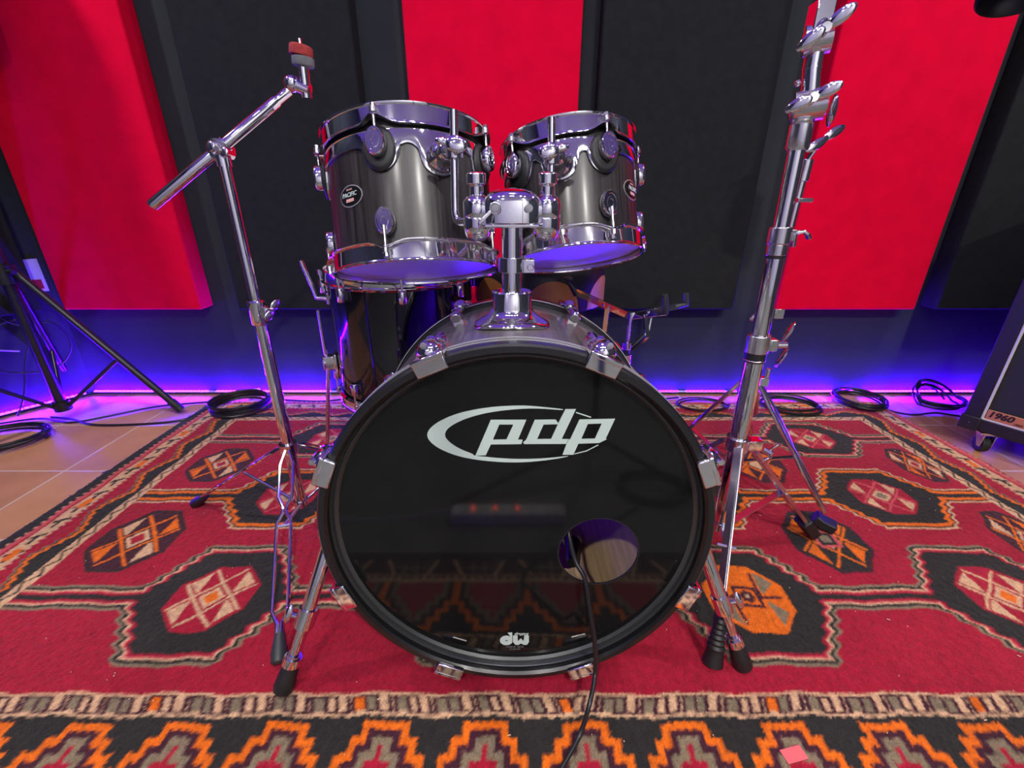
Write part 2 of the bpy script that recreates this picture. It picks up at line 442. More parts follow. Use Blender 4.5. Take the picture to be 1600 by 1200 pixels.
    for k, cx in enumerate([-.90, -.335, .205, .755, 1.245]):
        a = .086 if k < 4 else .06
        if k in (3,):
            lattice(cx, .83, .082, .098, 'blk', 'org', 'org', 'org', 'crm', 'pur'); lattice(cx, 1.155, .075, .09, 'pur', 'org', 'org', 'org', 'crm', 'pur')
        else:
            lattice(cx, .83, a, .096, 'pur', 'org', 'crm', 'org', 'red', 'blk'); lattice(cx, 1.155, a * .92, .088, 'pur', 'org', 'crm', 'org', 'red', 'blk')
        if k == 3:
            bx = np.maximum(np.abs(X - cx), np.abs(Y - .83)); put(bx < .028, 'pnk'); put(bx < .02, 'blk'); put(bx < .012, 'tan')
    # side and back borders
    def border(s, q, k):
        s = s / k
        b = s > 0
        put(b, 'crm')
        m = b & (s < .028)
        put(m & (np.abs(s - .014 - .008 * tri(q / .045)) < .003), 'blk')
        put(b & (s >= .026) & (s < .032), 'blk')
        wv = .062 + .017 * tri(q / .17) + .004 * tri(q / .022)
        put((s >= .032) & (s < .12), 'red'); put((s >= .032) & (s < .12) & (Y > 0) & (((q / .17) % 1) < .0), 'red')
        put((s >= .032) & (s < wv), 'blk')
        put((s >= .032) & (np.abs(s - wv) < .005), 'org')
        put((s >= .032) & (s - wv > .005) & (s - wv < .009), 'blk')
        put((s >= .032) & (s - wv > .009) & (s - wv < .013), 'tan')
        jg = .110 + .006 * tri(q / .016)
        put((s > jg) & (s < .150), 'crm')
        put((s > .116) & (s < .146) & (np.abs(((q / .058) % 1) - .5 + (s - .131) * 9) < .09), 'blk')
        put((s > .116) & (s < .146) & (np.abs(s - .131) < .004) & (((q / .058) % 1) < .5), 'blk')
        put((s > .122) & (s < .140) & (((q / .19) % 1) < .2), 'org')
        put((s >= .150) & (s < .172), 'pnk'); put((s >= .152) & (s < .158), 'red')
        put((s >= .172 + .006 * tri(q / .02)), 'blk'); put((s >= .172 + .006 * tri(q / .02)) & (X > 0), 'pnk'); put((s >= .180 + .006 * tri(q / .013)) & (X > 0), 'pur')
    sl, sr = XF0 - X, X - XF1
    sb = (Y - YF1)
    side = np.maximum(sl, sr)
    mside = (side > 0) & (side >= sb * .9)
    keep = out.copy()
    border(side, Y, .98); o1 = out.copy(); out[:] = keep
    border(sb, X, .92); o2 = out.copy(); out[:] = keep
    mb_ = (sb > 0) & ~mside
    out[mside] = o1[mside]; out[mb_] = o2[mb_]
    # front border
    fb = Y < YF0
    put(fb, 'crm')
    P_ = .0665; t = (X + .009 * np.sin(Y * 9) + (Y - .4535) * np.where(X < .1, .35, -.30)) / P_; tf = t - np.floor(t); cell = np.floor(t).astype(int)
    inb = (Y > .4405) & (Y < .468)
    mid = (Y > .444) & (Y < .4645)
    put(inb & (tf > .06) & (tf < .95) & ~mid & (((Y > .455) & (tf < .62)) | ((Y < .455) & (tf > .38))), 'pur')
    for c0 in (.06, .37, .63, .93): put(inb & (np.abs(tf - c0) < .055), 'pur')
    put(mid & (tf > .10) & (tf < .32), 'tan')
    put(mid & (tf > .40) & (tf < .58) & (cell % 2 == 0), 'tan')
    put(mid & (tf > .10) & (tf < .32) & (cell % 5 == 1), 'org')
    k = Y < .4365 + .0015 * tri(X / .02)
    put(k, 'blk')
    w_ = .4275 - Y + .0015 * tri(X / .013)
    per = .1535
    for sgn, wd in ((1, w_),):
        u = X + .66 - (0.004 if sgn > 0 else per / 2); u = np.abs(u - per * np.round(u / per))
        def stp(s):
            ww = wd - s
            hwid = np.where(ww < .021, .035, np.where(ww < .042, .050, np.where(ww < .062, .066, .080))) - s
            return k & (ww > 0) & (u < hwid) & (wd < .13)
        put(stp(0), 'org'); put(stp(.0105), 'pur'); put(stp(.0205), 'tan'); put(stp(.031), 'red')
    e = Y < .296
    put(e, 'pur'); put(e & (Y > .283 + .006 * tri(X / .018)), 'crm')
    tz = np.abs(((X / .155) % 1) - .5) * .155 + (Y - .225) * .45
    put(e & (Y > .224) & (Y < .278) & (np.abs(tz - .058) < .004), 'crm'); put(e & (Y > .272) & (Y < .276), 'crm')
    put(e & (Y > .232) & (Y < .266) & (tz < .045) & ((np.abs(((X / .0258) % 1) - .5) < .14) | (np.abs(Y - .249) < .004)), 'tan')
    put(Y < .222, 'blk')
    return out
def build_rug():
    dx = .0033
    nx, ny = int((RX1 - RX0) / dx) + 1, int((RY1 - RY0) / dx) + 1
    xs, ys = np.linspace(RX0, RX1, nx), np.linspace(RY0, RY1, ny)
    X, Y = np.meshgrid(xs, ys)
    rng = np.random.default_rng(3)
    Xw = X + .0016 * np.sin(Y * 41) + .0014 * np.sin(X * 57 + Y * 33); Yw = Y + .0018 * np.sin(X * 37) + .001 * np.sin(X * 90)
    col = np.zeros((ny, nx, 3))
    offs = [(-.25, -.25), (.25, -.25), (-.25, .25), (.25, .25)]
    for a, b in offs: col += rug_colours(Xw + a * dx + rng.normal(0, .0006, X.shape), Yw + b * dx + rng.normal(0, .0006, X.shape))
    col /= len(offs)
    nz = rng.normal(0, 1, (ny, nx)); nz = (nz + np.roll(nz, 1, 0) + np.roll(nz, 1, 1) + np.roll(nz, -1, 0)) / 2
    big = np.sin(X * 11 + np.sin(Y * 9)) * np.sin(Y * 13 + np.sin(X * 7))
    col *= (1 + .09 * nz + .06 * big)[..., None]
    Z = RZ + .0007 * rng.normal(0, 1, X.shape) + .0012 * np.sin(X * 9) * np.sin(Y * 11)
    # ragged outline
    X = X.copy(); Y = Y.copy()
    def rag(a):
        z = rng.normal(0, 1, ny + 12); z = np.convolve(z, np.ones(7) / 7, 'same')[:ny]
        return a * (z * 1.6 + .35 * rng.normal(0, 1, ny))
    X[:, 0] += np.clip(rag(.011), -.03, .012); X[:, -1] += np.clip(rag(.009), -.012, .025)
    Z[:, 0] = Z[:, -1] = .001; Z[0, :] = Z[-1, :] = .001
    co = np.stack([X, Y, Z], -1).reshape(-1, 3)
    idx = np.arange(nx * ny).reshape(ny, nx)
    q = np.stack([idx[:-1, :-1], idx[:-1, 1:], idx[1:, 1:], idx[1:, :-1]], -1).reshape(-1, 4)
    me = bpy.data.meshes.new('rug')
    me.vertices.add(len(co)); me.vertices.foreach_set('co', co.astype('f').ravel())
    me.loops.add(q.size); me.loops.foreach_set('vertex_index', q.astype('i').ravel())
    me.polygons.add(len(q)); me.polygons.foreach_set('loop_start', (np.arange(len(q)) * 4).astype('i'))
    me.update(calc_edges=True); me.validate()
    at_ = me.color_attributes.new('weave', 'FLOAT_COLOR', 'POINT')
    rgba = np.concatenate([np.clip(col, 0, 1).reshape(-1, 3), np.ones((nx * ny, 1))], 1)
    at_.data.foreach_set('color', rgba.astype('f').ravel())
    me.shade_smooth()
    m = bpy.data.materials.new('knotted_wool'); m.use_nodes = True; nt = m.node_tree; b = nt.nodes['Principled BSDF']
    b.inputs['Roughness'].default_value = .95; b.inputs['Specular IOR Level'].default_value = .15; b.inputs['Sheen Weight'].default_value = .12
    a = nt.nodes.new('ShaderNodeAttribute'); a.attribute_name = 'weave'
    tc = nt.nodes.new('ShaderNodeTexCoord'); n = nt.nodes.new('ShaderNodeTexNoise'); n.inputs['Scale'].default_value = 420; n.inputs['Detail'].default_value = 2
    nt.links.new(tc.outputs['Object'], n.inputs['Vector'])
    mx = nt.nodes.new('ShaderNodeMix'); mx.data_type = 'RGBA'; mx.blend_type = 'OVERLAY'; mx.inputs['Factor'].default_value = .55
    nt.links.new(a.outputs['Color'], mx.inputs[6]); nt.links.new(n.outputs['Fac'], mx.inputs[7]); nt.links.new(mx.outputs[2], b.inputs['Base Color'])
    bp = nt.nodes.new('ShaderNodeBump'); bp.inputs['Strength'].default_value = .5; bp.inputs['Distance'].default_value = .003
    nt.links.new(n.outputs['Fac'], bp.inputs['Height']); nt.links.new(bp.outputs['Normal'], b.inputs['Normal'])
    me.materials.append(m)
    o = bpy.data.objects.new('rug', me); C.objects.link(o)
    tag(o, 'large red and black patterned wool rug under the whole drum kit', 'rug')
build_rug()
# lint
mb = MB()
for i in range(230):
    x, y = random.uniform(-1.0, 1.25), random.uniform(.3, 1.3)
    a = random.uniform(0, PI); l = random.choice([.0012, .0015, .002, .005 if random.random() < .3 else .002])
    mb.box((x, y, RZ + .002), (l, .0011, .001), (V((math.cos(a), math.sin(a), 0)), V((-math.sin(a), math.cos(a), 0)), V((0, 0, 1))))
tag(obj('lint_crumbs', mb, LINT), 'pale lint and crumbs scattered over the rug', 'lint', kind='stuff')
mb = MB(); p = fl(1240, 1180, RZ); mb.box(p + V((0, 0, .002)), (.034, .018, .0008), (V((.97, .2, 0)).normalized(), V((-.2, .97, 0)).normalized(), V((0, 0, 1))))
tag(obj('tape_scrap', mb, TAPE), 'small scrap of pink tape on the front border of the rug', 'tape')

# ------------------------------------------------------------------ bass drum
BT = math.radians(3.305); BR = .29
bc = V((.006, .506, .3045)); bup = V((0, math.sin(BT), math.cos(BT))); bax = V((0, math.cos(BT), -math.sin(BT)))
BM = M4.Translation(bc - bup * BR) @ M4.Rotation(-BT, 4, 'X')
bass = thing('bass_drum', 'big black bass drum with white oval lettering, standing on the rug', 'drum', mtx=BM)
O = V((0, 0, BR))                 # local centre of the front hoop plane
def bl(r, a, y): return O + V((r * math.sin(a), y, r * math.cos(a)))   # a from the top, clockwise seen from the front
YD = (0, 1, 0)
# shell (with wooden inside)
mb = MB(); prof = [(.2795, .025), (.2795, .392), (.272, .392), (.272, .025), (.2795, .025)]
x_, y_, a_ = frame(YD, (0, 0, 1))
def lathe_m(mb, prof, mats, o, seg=96):
    for (p0, p1), m in zip(zip(prof[:-1], prof[1:]), mats): mb.lathe([p0, p1], o, YD, seg, m, (0, 0, 1))
lathe_m(mb, prof, [0, 1, 1, 1], O)
obj('shell', mb, [BWOOD, MAPLE], bass, True)
HP = lambda y0: [(.279, y0), (.287, y0), (.29, y0 + .003), (.29, y0 + .037), (.287, y0 + .04), (.279, y0 + .04), (.2755, y0 + .036), (.2755, y0 + .004), (.279, y0)]
for y0, nm in ((0, 'front_hoop'), (.377, 'rear_hoop')):
    mb = MB(); mb.lathe(HP(y0), O, YD, 128, 0, (0, 0, 1)); obj(nm, mb, HOOPBLK, bass, True)
for nm, ys in (('front_hoop', ((.0345, .0395), (.0225, .0245))), ('rear_hoop', ((.3775, .3845),))):  # silver rings draw the highlight lines of the glossy hoop edges
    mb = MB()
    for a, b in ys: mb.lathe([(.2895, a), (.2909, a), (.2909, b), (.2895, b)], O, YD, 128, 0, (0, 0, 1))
    lab(obj('hoop_glint', mb, SILVER, bass, True), 'thin silver ring standing in for the hoop edge highlight')
# rim of the front head
mb = MB(); mb.lathe([(.2755, .0205), (.2725, .0185), (.2695, .0185), (.267, .021), (.264, .024)], O, YD, 128, 0, (0, 0, 1))
mb.lathe([(.2755, .012), (.2735, .011), (.272, .0135), (.272, .019)], O, YD, 128, 0, (0, 0, 1))
obj('head_rim', mb, mat('rim_dark_metal', (.09, .095, .095), .28, .6), bass, True)
# front head with port hole
HC = (.1275, -.0455, .0625)
def head_with_hole():
    mb = MB(); R0 = .2655; n = 96; yh = .022
    hx, hz, hr = HC
    rows = []
    for i in range(15):
        t = (i / 14) ** .8
        row = []
        for j in range(n):
            a = 2 * PI * j / n
            d = V((math.cos(a), 0, math.sin(a))); p0 = V((hx, 0, hz)) + d * hr
            bq = p0.x * d.x + p0.z * d.z; cq = p0.x ** 2 + p0.z ** 2 - R0 * R0
            k = -bq + math.sqrt(bq * bq - cq)
            p = p0 + d * k * t
            row.append(O + V((p.x, yh, p.z)))
        rows.append(row)
    rows.append([p + V((0, .004, 0)) for p in rows[-1]])
    mb.grid(rows, wv=True)
    return mb
head = obj('front_head', head_with_hole(), HEADBLK, bass, True)
mb = MB(); mb.lathe([(HC[2] + .0008, -.0006), (HC[2] - .0012, -.0006), (HC[2] - .0012, .002), (HC[2] + .0008, .002)], O + V((HC[0], .022, HC[1])), YD, 64, 0, (0, 0, 1))
obj('port_ring', mb, RUBBER, head, True)
mb = MB(); mb.lathe([(0.0001, .388), (.268, .388)], O, YD, 64, 0, (0, 0, 1)); obj('batter_head', mb, CLEARHEAD, bass, True)
# lettering on the head
P1 = [(-.0352, .1776), (.0137, .1776), (.0022, .1472), (.009, .1472), (.0072, .1405), (-.0356, .14), (-.0432, .1229), (-.0579, .1224)]
P1h = [(-.0235, .1706), (-.0041, .1706), (-.0138, .1477), (-.0328, .1472)]
D_ = [(.0253, .1776), (.0543, .178), (.0577, .1722), (.0668, .1935), (.0811, .1935), (.0634, .1483), (.073, .1481), (.0698, .1409), (.0116, .1405), (.0093, .1426), (.014, .1477)]
Dh = [(.0376, .1706), (.0573, .171), (.0486, .1485), (.029, .1481)]
P2 = [(.0867, .178), (.1356, .1792), (.1247, .1485), (.1266, .1481), (.116, .1422), (.087, .1411), (.0808, .1237), (.0655, .1237), (.0705, .1409), (.0737, .1481), (.0753, .1481)]
P2h = [(.0986, .1714), (.1178, .1722), (.1098, .1489), (.0908, .1485)]
SW = [(.064, .1935), (.0398, .1962), (.0157, .1986), (-.0047, .1986), (-.0306, .197), (-.0567, .1931), (-.0829, .1865), (-.1059, .1759), (-.1197, .1652), (-.125, .1552), (-.1218, .1451), (-.1101, .1341), (-.0895, .1237), (-.0665, .1172), (-.0395, .1133), (-.0124, .1113), (.0148, .1117), (.0419, .1146), (.0611, .1179), (.0735, .1209), (.0735, .1216), (.0591, .1198), (.0379, .1176), (.0147, .1166), (-.0085, .117), (-.0317, .1187), (-.0433, .1203), (-.0606, .122), (-.0605, .1246), (-.0776, .1315), (-.0906, .1405), (-.0982, .1489), (-.0998, .1552), (-.0962, .1636), (-.0854, .1718), (-.0683, .18), (-.0457, .1869), (-.0214, .1913), (.0027, .1937), (.0213, .1946), (.0398, .1939), (.064, .1919)]
S1 = [(.0818, .1893), (.1027, .182), (.1022, .1806), (.0813, .1877)]
S2 = [(.0821, .1242), (.0992, .1289), (.1158, .1388), (.1143, .1392), (.0991, .1304), (.0824, .1255)]
LO = O + V((0, .0218, 0)); LX, LZ = (1, 0, 0), (0, 0, 1)
def chaikin(p, n=2):
    for _ in range(n):
        p = [q for i in range(len(p)) for q in ((p[i][0] * .75 + p[(i + 1) % len(p)][0] * .25, p[i][1] * .75 + p[(i + 1) % len(p)][1] * .25), (p[i][0] * .25 + p[(i + 1) % len(p)][0] * .75, p[i][1] * .25 + p[(i + 1) % len(p)][1] * .75))]
    return p
lab(flat('oval_swoosh', [chaikin(SW), S1, S2], LO, LX, LZ, .0006, LOGO, head, True), 'pale green-white open oval')
for nm, a, b in (('letter_p', P1, P1h), ('letter_d', D_, Dh), ('letter_p', P2, P2h)):
    flat(nm, [a, b], LO, LX, LZ, .0008, LOGO, head, True)
WL = [(-.0047, -.2165), (.0033, -.2165), (.0038, -.229), (.0087, -.2227), (.0134, -.229), (.0146, -.2165), (.0222, -.2165), (.0224, -.2302), (.0195, -.2365), (.0147, -.2369), (.009, -.2336), (.0048, -.2368), (-.0004, -.2365), (-.0045, -.2302)]
el = lambda cx, cy, a, b, n=28: [(cx + a * math.cos(2 * PI * i / n), cy + b * math.sin(2 * PI * i / n)) for i in range(n)]
dd = [p for p in el(-.0155, -.2271, .0108, .0103, 40) if not p[0] > -.0068] 
dl = []
for i in range(40):
    a = math.radians(40) + 2 * PI * i / 40 * (300 / 360)
    dl.append((-.0155 + .0108 * math.cos(a), -.2271 + .0103 * math.sin(a)))
dl += [(-.0056, -.2321), (-.0056, -.2099), (-.0131, -.2099)]
flat('small_logo', [dl, el(-.0155, -.2275, .0026, .0013), WL], LO, LX, LZ, .0006, LOGO, head, True)
text('small_lettering', 'drums', .0092, LO + V((.0092, 0, -.2128)), LX, LZ, .0005, LOGO, head, True, .25, .00012)
text('small_lettering', 'MADE BY REMO', .0042, LO + V((-.0012, 0, -.2418)), LX, LZ, .0005, PRINTG, head, True)
text('small_lettering', 'IN CHINA', .0042, LO + V((-.0012, 0, -.2468)), LX, LZ, .0005, PRINTG, head, True)
for x0, z0, x1, z1 in ((-.1047, -.2196, -.0825, -.2282), (.0938, -.2196, .1159, -.2125)):
    d = V((x1 - x0, z1 - z0)).normalized(); n_ = V((-d.y, d.x)) * .0011
    flat('print_dash', [[(x0 + n_.x, z0 + n_.y), (x1 + n_.x, z1 + n_.y), (x1 - n_.x, z1 - n_.y), (x0 - n_.x, z0 - n_.y)]], LO, LX, LZ, .0005, PIPING, head, True)
# claws, lugs, tension rods
for k in range(8):
    a = math.radians(22.5 + 45 * k); R_ = V((math.sin(a), 0, math.cos(a))); T_ = V((math.cos(a), 0, -math.sin(a))); Y_ = V((0, 1, 0))
    small = k in (3, 4)
    cb = MB()
    cb.box(bl(.2852, a, -.004), (.044, .007, .0225), (T_, Y_, R_))
    cb.box(bl(.294, a, .009), (.046, .034, .008), (T_, Y_, R_))
    c = obj('claw_hook', cb, CHROME, bass, True, bevel=.002)
    cb = MB(); cb.ell(bl(.296, a, .028), (.019, .022, .017), (T_, Y_, R_), 20, 10)
    cb.tube([bl(.303, a, .02), bl(.303, a, .052)], .009, 14); cb.tube([bl(.309, a, .008), bl(.309, a, .022)], .0045, 10)
    obj('claw_dome', cb, CHROME, c, True)
    for y0, y1, nm in ((.09, .052, 'f'), (.30, .36, 'r')):
        lg = MB(); lg.tube([bl(.290, a, y0 - .021), bl(.292, a, y0 - .017), bl(.292, a, y0 + .017), bl(.290, a, y0 + .021)], [.009, .0115, .0115, .009], 16)
        lg.box(bl(.2845, a, y0), (.020, .030, .014), (T_, Y_, R_))
        l_ = obj('lug', lg, CHROME, bass, True, bevel=.0015)
        rd = MB(); rd.tube([bl(.296, a, y1), bl(.295, a, y0)], .0032, 8); obj('tension_rod', rd, CHROME2, l_, True)
    cb = MB(); cb.box(bl(.2815, a, .421), (.04, .008, .026), (T_, Y_, R_)); cb.box(bl(.294, a, .40), (.04, .05, .008), (T_, Y_, R_)); cb.ell(bl(.297, a, .385), (.015, .018, .013), (T_, Y_, R_), 16, 8)
    obj('claw_hook', cb, CHROME, bass, True, bevel=.002)
# spurs
def spur(side, foot, root):
    f = V(foot); r = V(root); t = (f - r).normalized(); L = (f - r).length
    k = f - t * L * .42
    mb = MB(); mb.tube([r, k], .0115, 18)
    s = obj('spur', mb, CHROME, bass)
    mb = MB(); mb.tube([k - t * .028, k + t * .004], .0145, 18); w = V((side, .1, .1)).normalized()
    mb.tube([k - t * .012, k - t * .012 + w * .022], .005, 10); mb.ell(k - t * .012 + w * .03, (.007, .017, .005), (w, t, w.cross(t).normalized()), 14, 8)
    obj('spur_clamp', mb, CHROME, s)
    mb = MB(); mb.tube([k, f - t * .045], .0078, 14); mb.tube([f - t * .060, f - t * .046], .0145, 20); mb.tube([f - t * .064, f - t * .058], .0115, 20)
    obj('spur_rod', mb, CHROME, s)
    mb = MB(); mb.tube([f - t * .048, f - t * .03, f - t * .01, f - t * .002, f], [.0125, .0145, .0165, .0155, .011], 20); obj('rubber_foot', mb, RUBBER, s)
    mb = MB(); d = V((side, 0, 0)); mb.tube([V((side * .270, r.y, r.z)), r + d * .006], [.02, .017], 20); mb.ell(r + d * .004, (.02, .02, .02)); obj('spur_bracket', mb, CHROME, s)
spur(-1, (-.380, .475, .0095), (-.296, .575, .255))
spur(1, (.403, .515, .0095), (.308, .585, .255))

# ------------------------------------------------------------------ toms
def tom(name, label, c, ax, L, R, badge_t, lug0, nl, brk, zl_top, zl_bot, side):
    ax = V(ax).normalized(); e1 = V((0, 1, 0)).cross(ax).normalized(); e2 = ax.cross(e1)
    base = V(c) - ax * L / 2
    Mx = M4(((e1.x, e2.x, ax.x, base.x), (e1.y, e2.y, ax.y, base.y), (e1.z, e2.z, ax.z, base.z), (0, 0, 0, 1)))
    t = thing(name, label, 'drum', mtx=Mx, group='rack toms on the double holder')
    P = lambda r, th, z: V((r * math.sin(th), -r * math.cos(th), z))
    lugs = [math.radians(lug0 + 360 / nl * k) for k in range(nl)]
    mb = MB(); n = 96
    mb.lathe([(R - .006, .016), (R, .016), (R, L - .016), (R - .006, L - .016), (R - .006, .016)], (0, 0, 0), (0, 0, 1), n)
    obj('shell', mb, WOOD, t, True)
    ad = lambda a, b: abs((a - b + PI) % (2 * PI) - PI)
    def hoop(top):
        zz = (lambda h: L - h) if top else (lambda h: h)
        mb = MB(); rows = []; n = 160
        for i in range(n):
            th = 2 * PI * i / n
            bmp = max(math.exp(-(ad(th, l) * R / .019) ** 2) for l in lugs)
            h1 = .034 - .012 * bmp; fl_ = .0045 + .010 * bmp
            pr = [(R + .004, .014), (R + .004, .004), (R + .0045, .001), (R + .0075, .0), (R + .0095, .0015), (R + .009, .004), (R + .0072, .006), (R + .007, h1 - .004), (R + .007 + fl_ * .7, h1 - .002), (R + .007 + fl_, h1), (R + .007 + fl_, h1 + .002), (R + .006, h1 + .002), (R + .0045, h1), (R + .004, .014)]
            rows.append([P(r, th, zz(h)) for r, h in pr])
        mb.grid(rows, wu=True)
        return obj('top_hoop' if top else 'bottom_hoop', mb, CHROME, t, True)
    hoop(True); hoop(False)
    mb = MB(); mb.lathe([(.0001, .0105), (R - .004, .0105), (R + .002, .012), (R + .0042, .018)], (0, 0, 0), (0, 0, 1), 64); obj('bottom_head', mb, TOMHEAD, t, True)
    mb = MB(); mb.lathe([(.0001, L - .0105), (R - .004, L - .0105), (R + .002, L - .012), (R + .0042, L - .018)], (0, 0, 0), (0, 0, 1), 64); obj('top_head', mb, TOMHEAD, t, True)
    # suspension band with hanging lobes
    zt = L / 2 + zl_top; zb_ = L / 2 + zl_bot
    b_hi = L - .040; b_lo = L - .062
    rows = []; n = 240
    br = math.radians(brk)
    span = max(ad(l, br) for l in sorted(lugs, key=lambda l: ad(l, br))[:4])
    for i in range(n):
        th = 2 * PI * i / n
        lo = b_lo
        for l in lugs + [br]:
            isb = l == br
            d = ad(th, l) * R; a, cz, b = (.031, zt - .014, .027) if isb else (.0300, zt, .0335)
            if d < a: lo = min(lo, cz - b * math.sqrt(1 - (d / a) ** 2))
            lo = min(lo, b_lo - (b_lo - cz) * math.exp(-max(0, d - a * .8) ** 2 / (2 * .009 ** 2)) * (1 if d >= a * .8 else 0) * .8)
        rows.append([P(R + .0008, th, b_hi), P(R + .0042, th, b_hi - .0005), P(R + .0045, th, b_hi - .002), P(R + .0045, th, (lo + b_hi) / 2), P(R + .0045, th, lo + .002), P(R + .0040, th, lo + .0004), P(R + .0008, th, lo)])
    mb = MB(); mb.grid(rows, wu=True); obj('suspension_band', mb, CHROME, t, True)
    def lug(l, z, top):
        rad = P(1, l, 0); tan = V((math.cos(l), math.sin(l), 0)); up = V((0, 0, 1))
        if top:
            mb = MB(); x0 = R + .0035
            prof = [(0.0001, 0), (1.12, 0), (1.15, .15), (1.05, .5), (.9, .6), (.0001, .6)]
            rows = [[P(x0 + h * .010, l, z) + tan * (.0240 * r * math.cos(2 * PI * j / 32)) + up * (.0300 * r * math.sin(2 * PI * j / 32)) for j in range(32)] for r, h in prof]
            mb.grid(rows, wv=True); g = obj('rubber_grommet', mb, RUBBER, t, True)
        mb = MB(); x0 = R + (.009 if top else .0)
        prof = [(.8, 0), (1., .2), (1.02, .6), (.98, .9), (.9, 1.), (.74, 1.0), (.70, .93), (.5, .93), (.47, 1.0), (.30, 1.0), (.27, .95), (.0001, .95)]
        dz = .006 if top else -.004
        rows = [[P(x0 + h * .0155, l, z + dz) + tan * (.0158 * r * math.cos(2 * PI * j / 32)) + up * (.0225 * r * math.sin(2 * PI * j / 32)) for j in range(32)] for r, h in prof]
        mb.grid(rows, wv=True); g = obj('lug', mb, CHROME, t, True)
        mb = MB(); s = 1 if top else -1; zh = L - .020 if top else .020
        mb.tube([P(R + .0155, l, z + s * .012), P(R + .0155, l, z + s * .022)], .0042, 12)
        mb.tube([P(R + .0155, l, z + s * .02), P(R + .0165, l, zh)], .0028, 10)
        mb.tube([P(R + .0165, l, zh - s * .001), P(R + .0165, l, zh + s * .007)], .0062, 12); mb.tube([P(R + .0165, l, zh + s * .006), P(R + .0165, l, zh + s * .013)], .0042, 8)
        obj('tension_rod', mb, CHROME2, g, True)
    for l in lugs: lug(l, zt, True); lug(l, zb_, False)
    # badge
    bt = math.radians(badge_t); bz = L / 2 - .008
    def onb(u, v, h): return P(R + h, bt + u / R, bz + v)
    def disc(a, b, h0, h1, material, parent, nm):
        mb = MB(); rows = []
        for r, h in ((1, h0), (1, h1), (.75, h1), (.5, h1), (.25, h1), (.001, h1)):
            rows.append([onb(a * r * math.cos(2 * PI * j / 40), b * r * math.sin(2 * PI * j / 40), h) for j in range(40)])
        mb.grid(rows, wv=True); return obj(nm, mb, material, parent, True)
    bd = disc(.0270, .0178, .0001, .0012, SILVER, t, 'badge'); lab(bd, 'small oval maker badge')
    disc(.0252, .0160, .0012, .0014, BADGEBLK, bd, 'badge_face')
    ub, nb = V((math.cos(bt), math.sin(bt), 0)), P(1, bt, 0)
    text('badge_lettering', 'PACIFIC', .0098, onb(0, .0016, .0030), ub, (0, 0, 1), .0004, LOGO, bd, True, .25, .0001, xs=1.0)
    text('badge_lettering', 'DRUMS', .0042, onb(0, .0102, .0020), ub, (0, 0, 1), .0004, BADGEPINK, bd, True)
    flat('badge_bar', [[(-.009, -.0098), (.0095, -.0098), (.0095, -.0045), (-.009, -.0045)]], onb(0, 0, .0024), ub, (0, 0, 1), .0004, BADGEPINK, bd, True)
    # mounting bracket
    brad = P(1, br, 0); btan = V((math.cos(br), math.sin(br), 0)); z = zt - .014
    mb = MB()
    prof = [(.0245, .004), (.0245, .010), (.022, .014), (.0185, .020), (.017, .030), (.0165, .040), (.012, .045), (.0001, .046)]
    mb.lathe(prof, P(R, br, z), brad, 32)
    b_ = obj('tom_bracket', mb, CHROME, t, True)
    return t, Mx, (lambda r, th, zz: Mx @ P(r, th, zz)), z
LT, LTM, LP, LZb = tom('rack_tom', 'larger dark wood rack tom with chrome hoops, its milky bottom head glowing lilac', (-.1937, .9307, .7416), (-.0677, .2938, 1), .249, .1515, -30, -5, 5, 31, .054, -.056, -1)
RT, RTM, RP, RZb = tom('rack_tom', 'smaller dark wood rack tom tilted back, its bottom head glowing violet', (.1187, .9569, .7516), (-.0883, .3361, 1), .223, .1265, 54, 22, 5, -14, .044, -.040, 1)

# ------------------------------------------------------------------ double tom holder
px, py_ = 0.0, .702
hold = thing('tom_holder', 'chrome double tom holder with post and two bent arms, on top of the bass drum', 'drum hardware', (px, py_, .580))
mb = MB(); ztop = .5855
bn = bup
cc = V((px, py_, 0)); dly = py_ - .506
fz = bc.z + .2795 / math.cos(BT) - dly * math.tan(BT)
rows = []
for r, h in ((.062, 0), (.0625, .003), (.060, .006), (.052, .009), (.040, .014), (.033, .022), (.0315, .026), (.0315, .050), (.029, .0525), (.016, .053)):
    row = []
    for j in range(56):
        a = 2 * PI * j / 56; dx, dy_ = r * math.cos(a), r * .82 * math.sin(a)
        sag = (math.sqrt(max(.2795 ** 2 - dx * dx, 0)) - .2795) if h < .02 else 0
        k = max(0, 1 - h / .02)
        row.append((px + dx, py_ + dy_, fz + .0015 + h + sag * k - dy_ * math.tan(BT) * k))
    rows.append(row)
mb.grid(rows, wv=True, cap0=True, cap1=True); obj('base_flange', mb, CHROME, hold)
mb = MB(); mb.tube([(px, py_, fz + .05), (px, py_, .75)], .0158, 32); obj('post', mb, CHROME, hold)
mb = MB(); zc_ = .668
mb.tube([(px, py_, zc_ - .012), (px, py_, zc_ + .011)], .0215, 32); mb.box((px + .026, py_ - .004, zc_ - .002), (.018, .022, .020)); mb.cyl((px + .028, py_ - .019, zc_ - .003), (px + .028, py_ - .012, zc_ - .003), .0055, seg=12)
obj('memory_lock', mb, CHROME, hold, bevel=.0012)
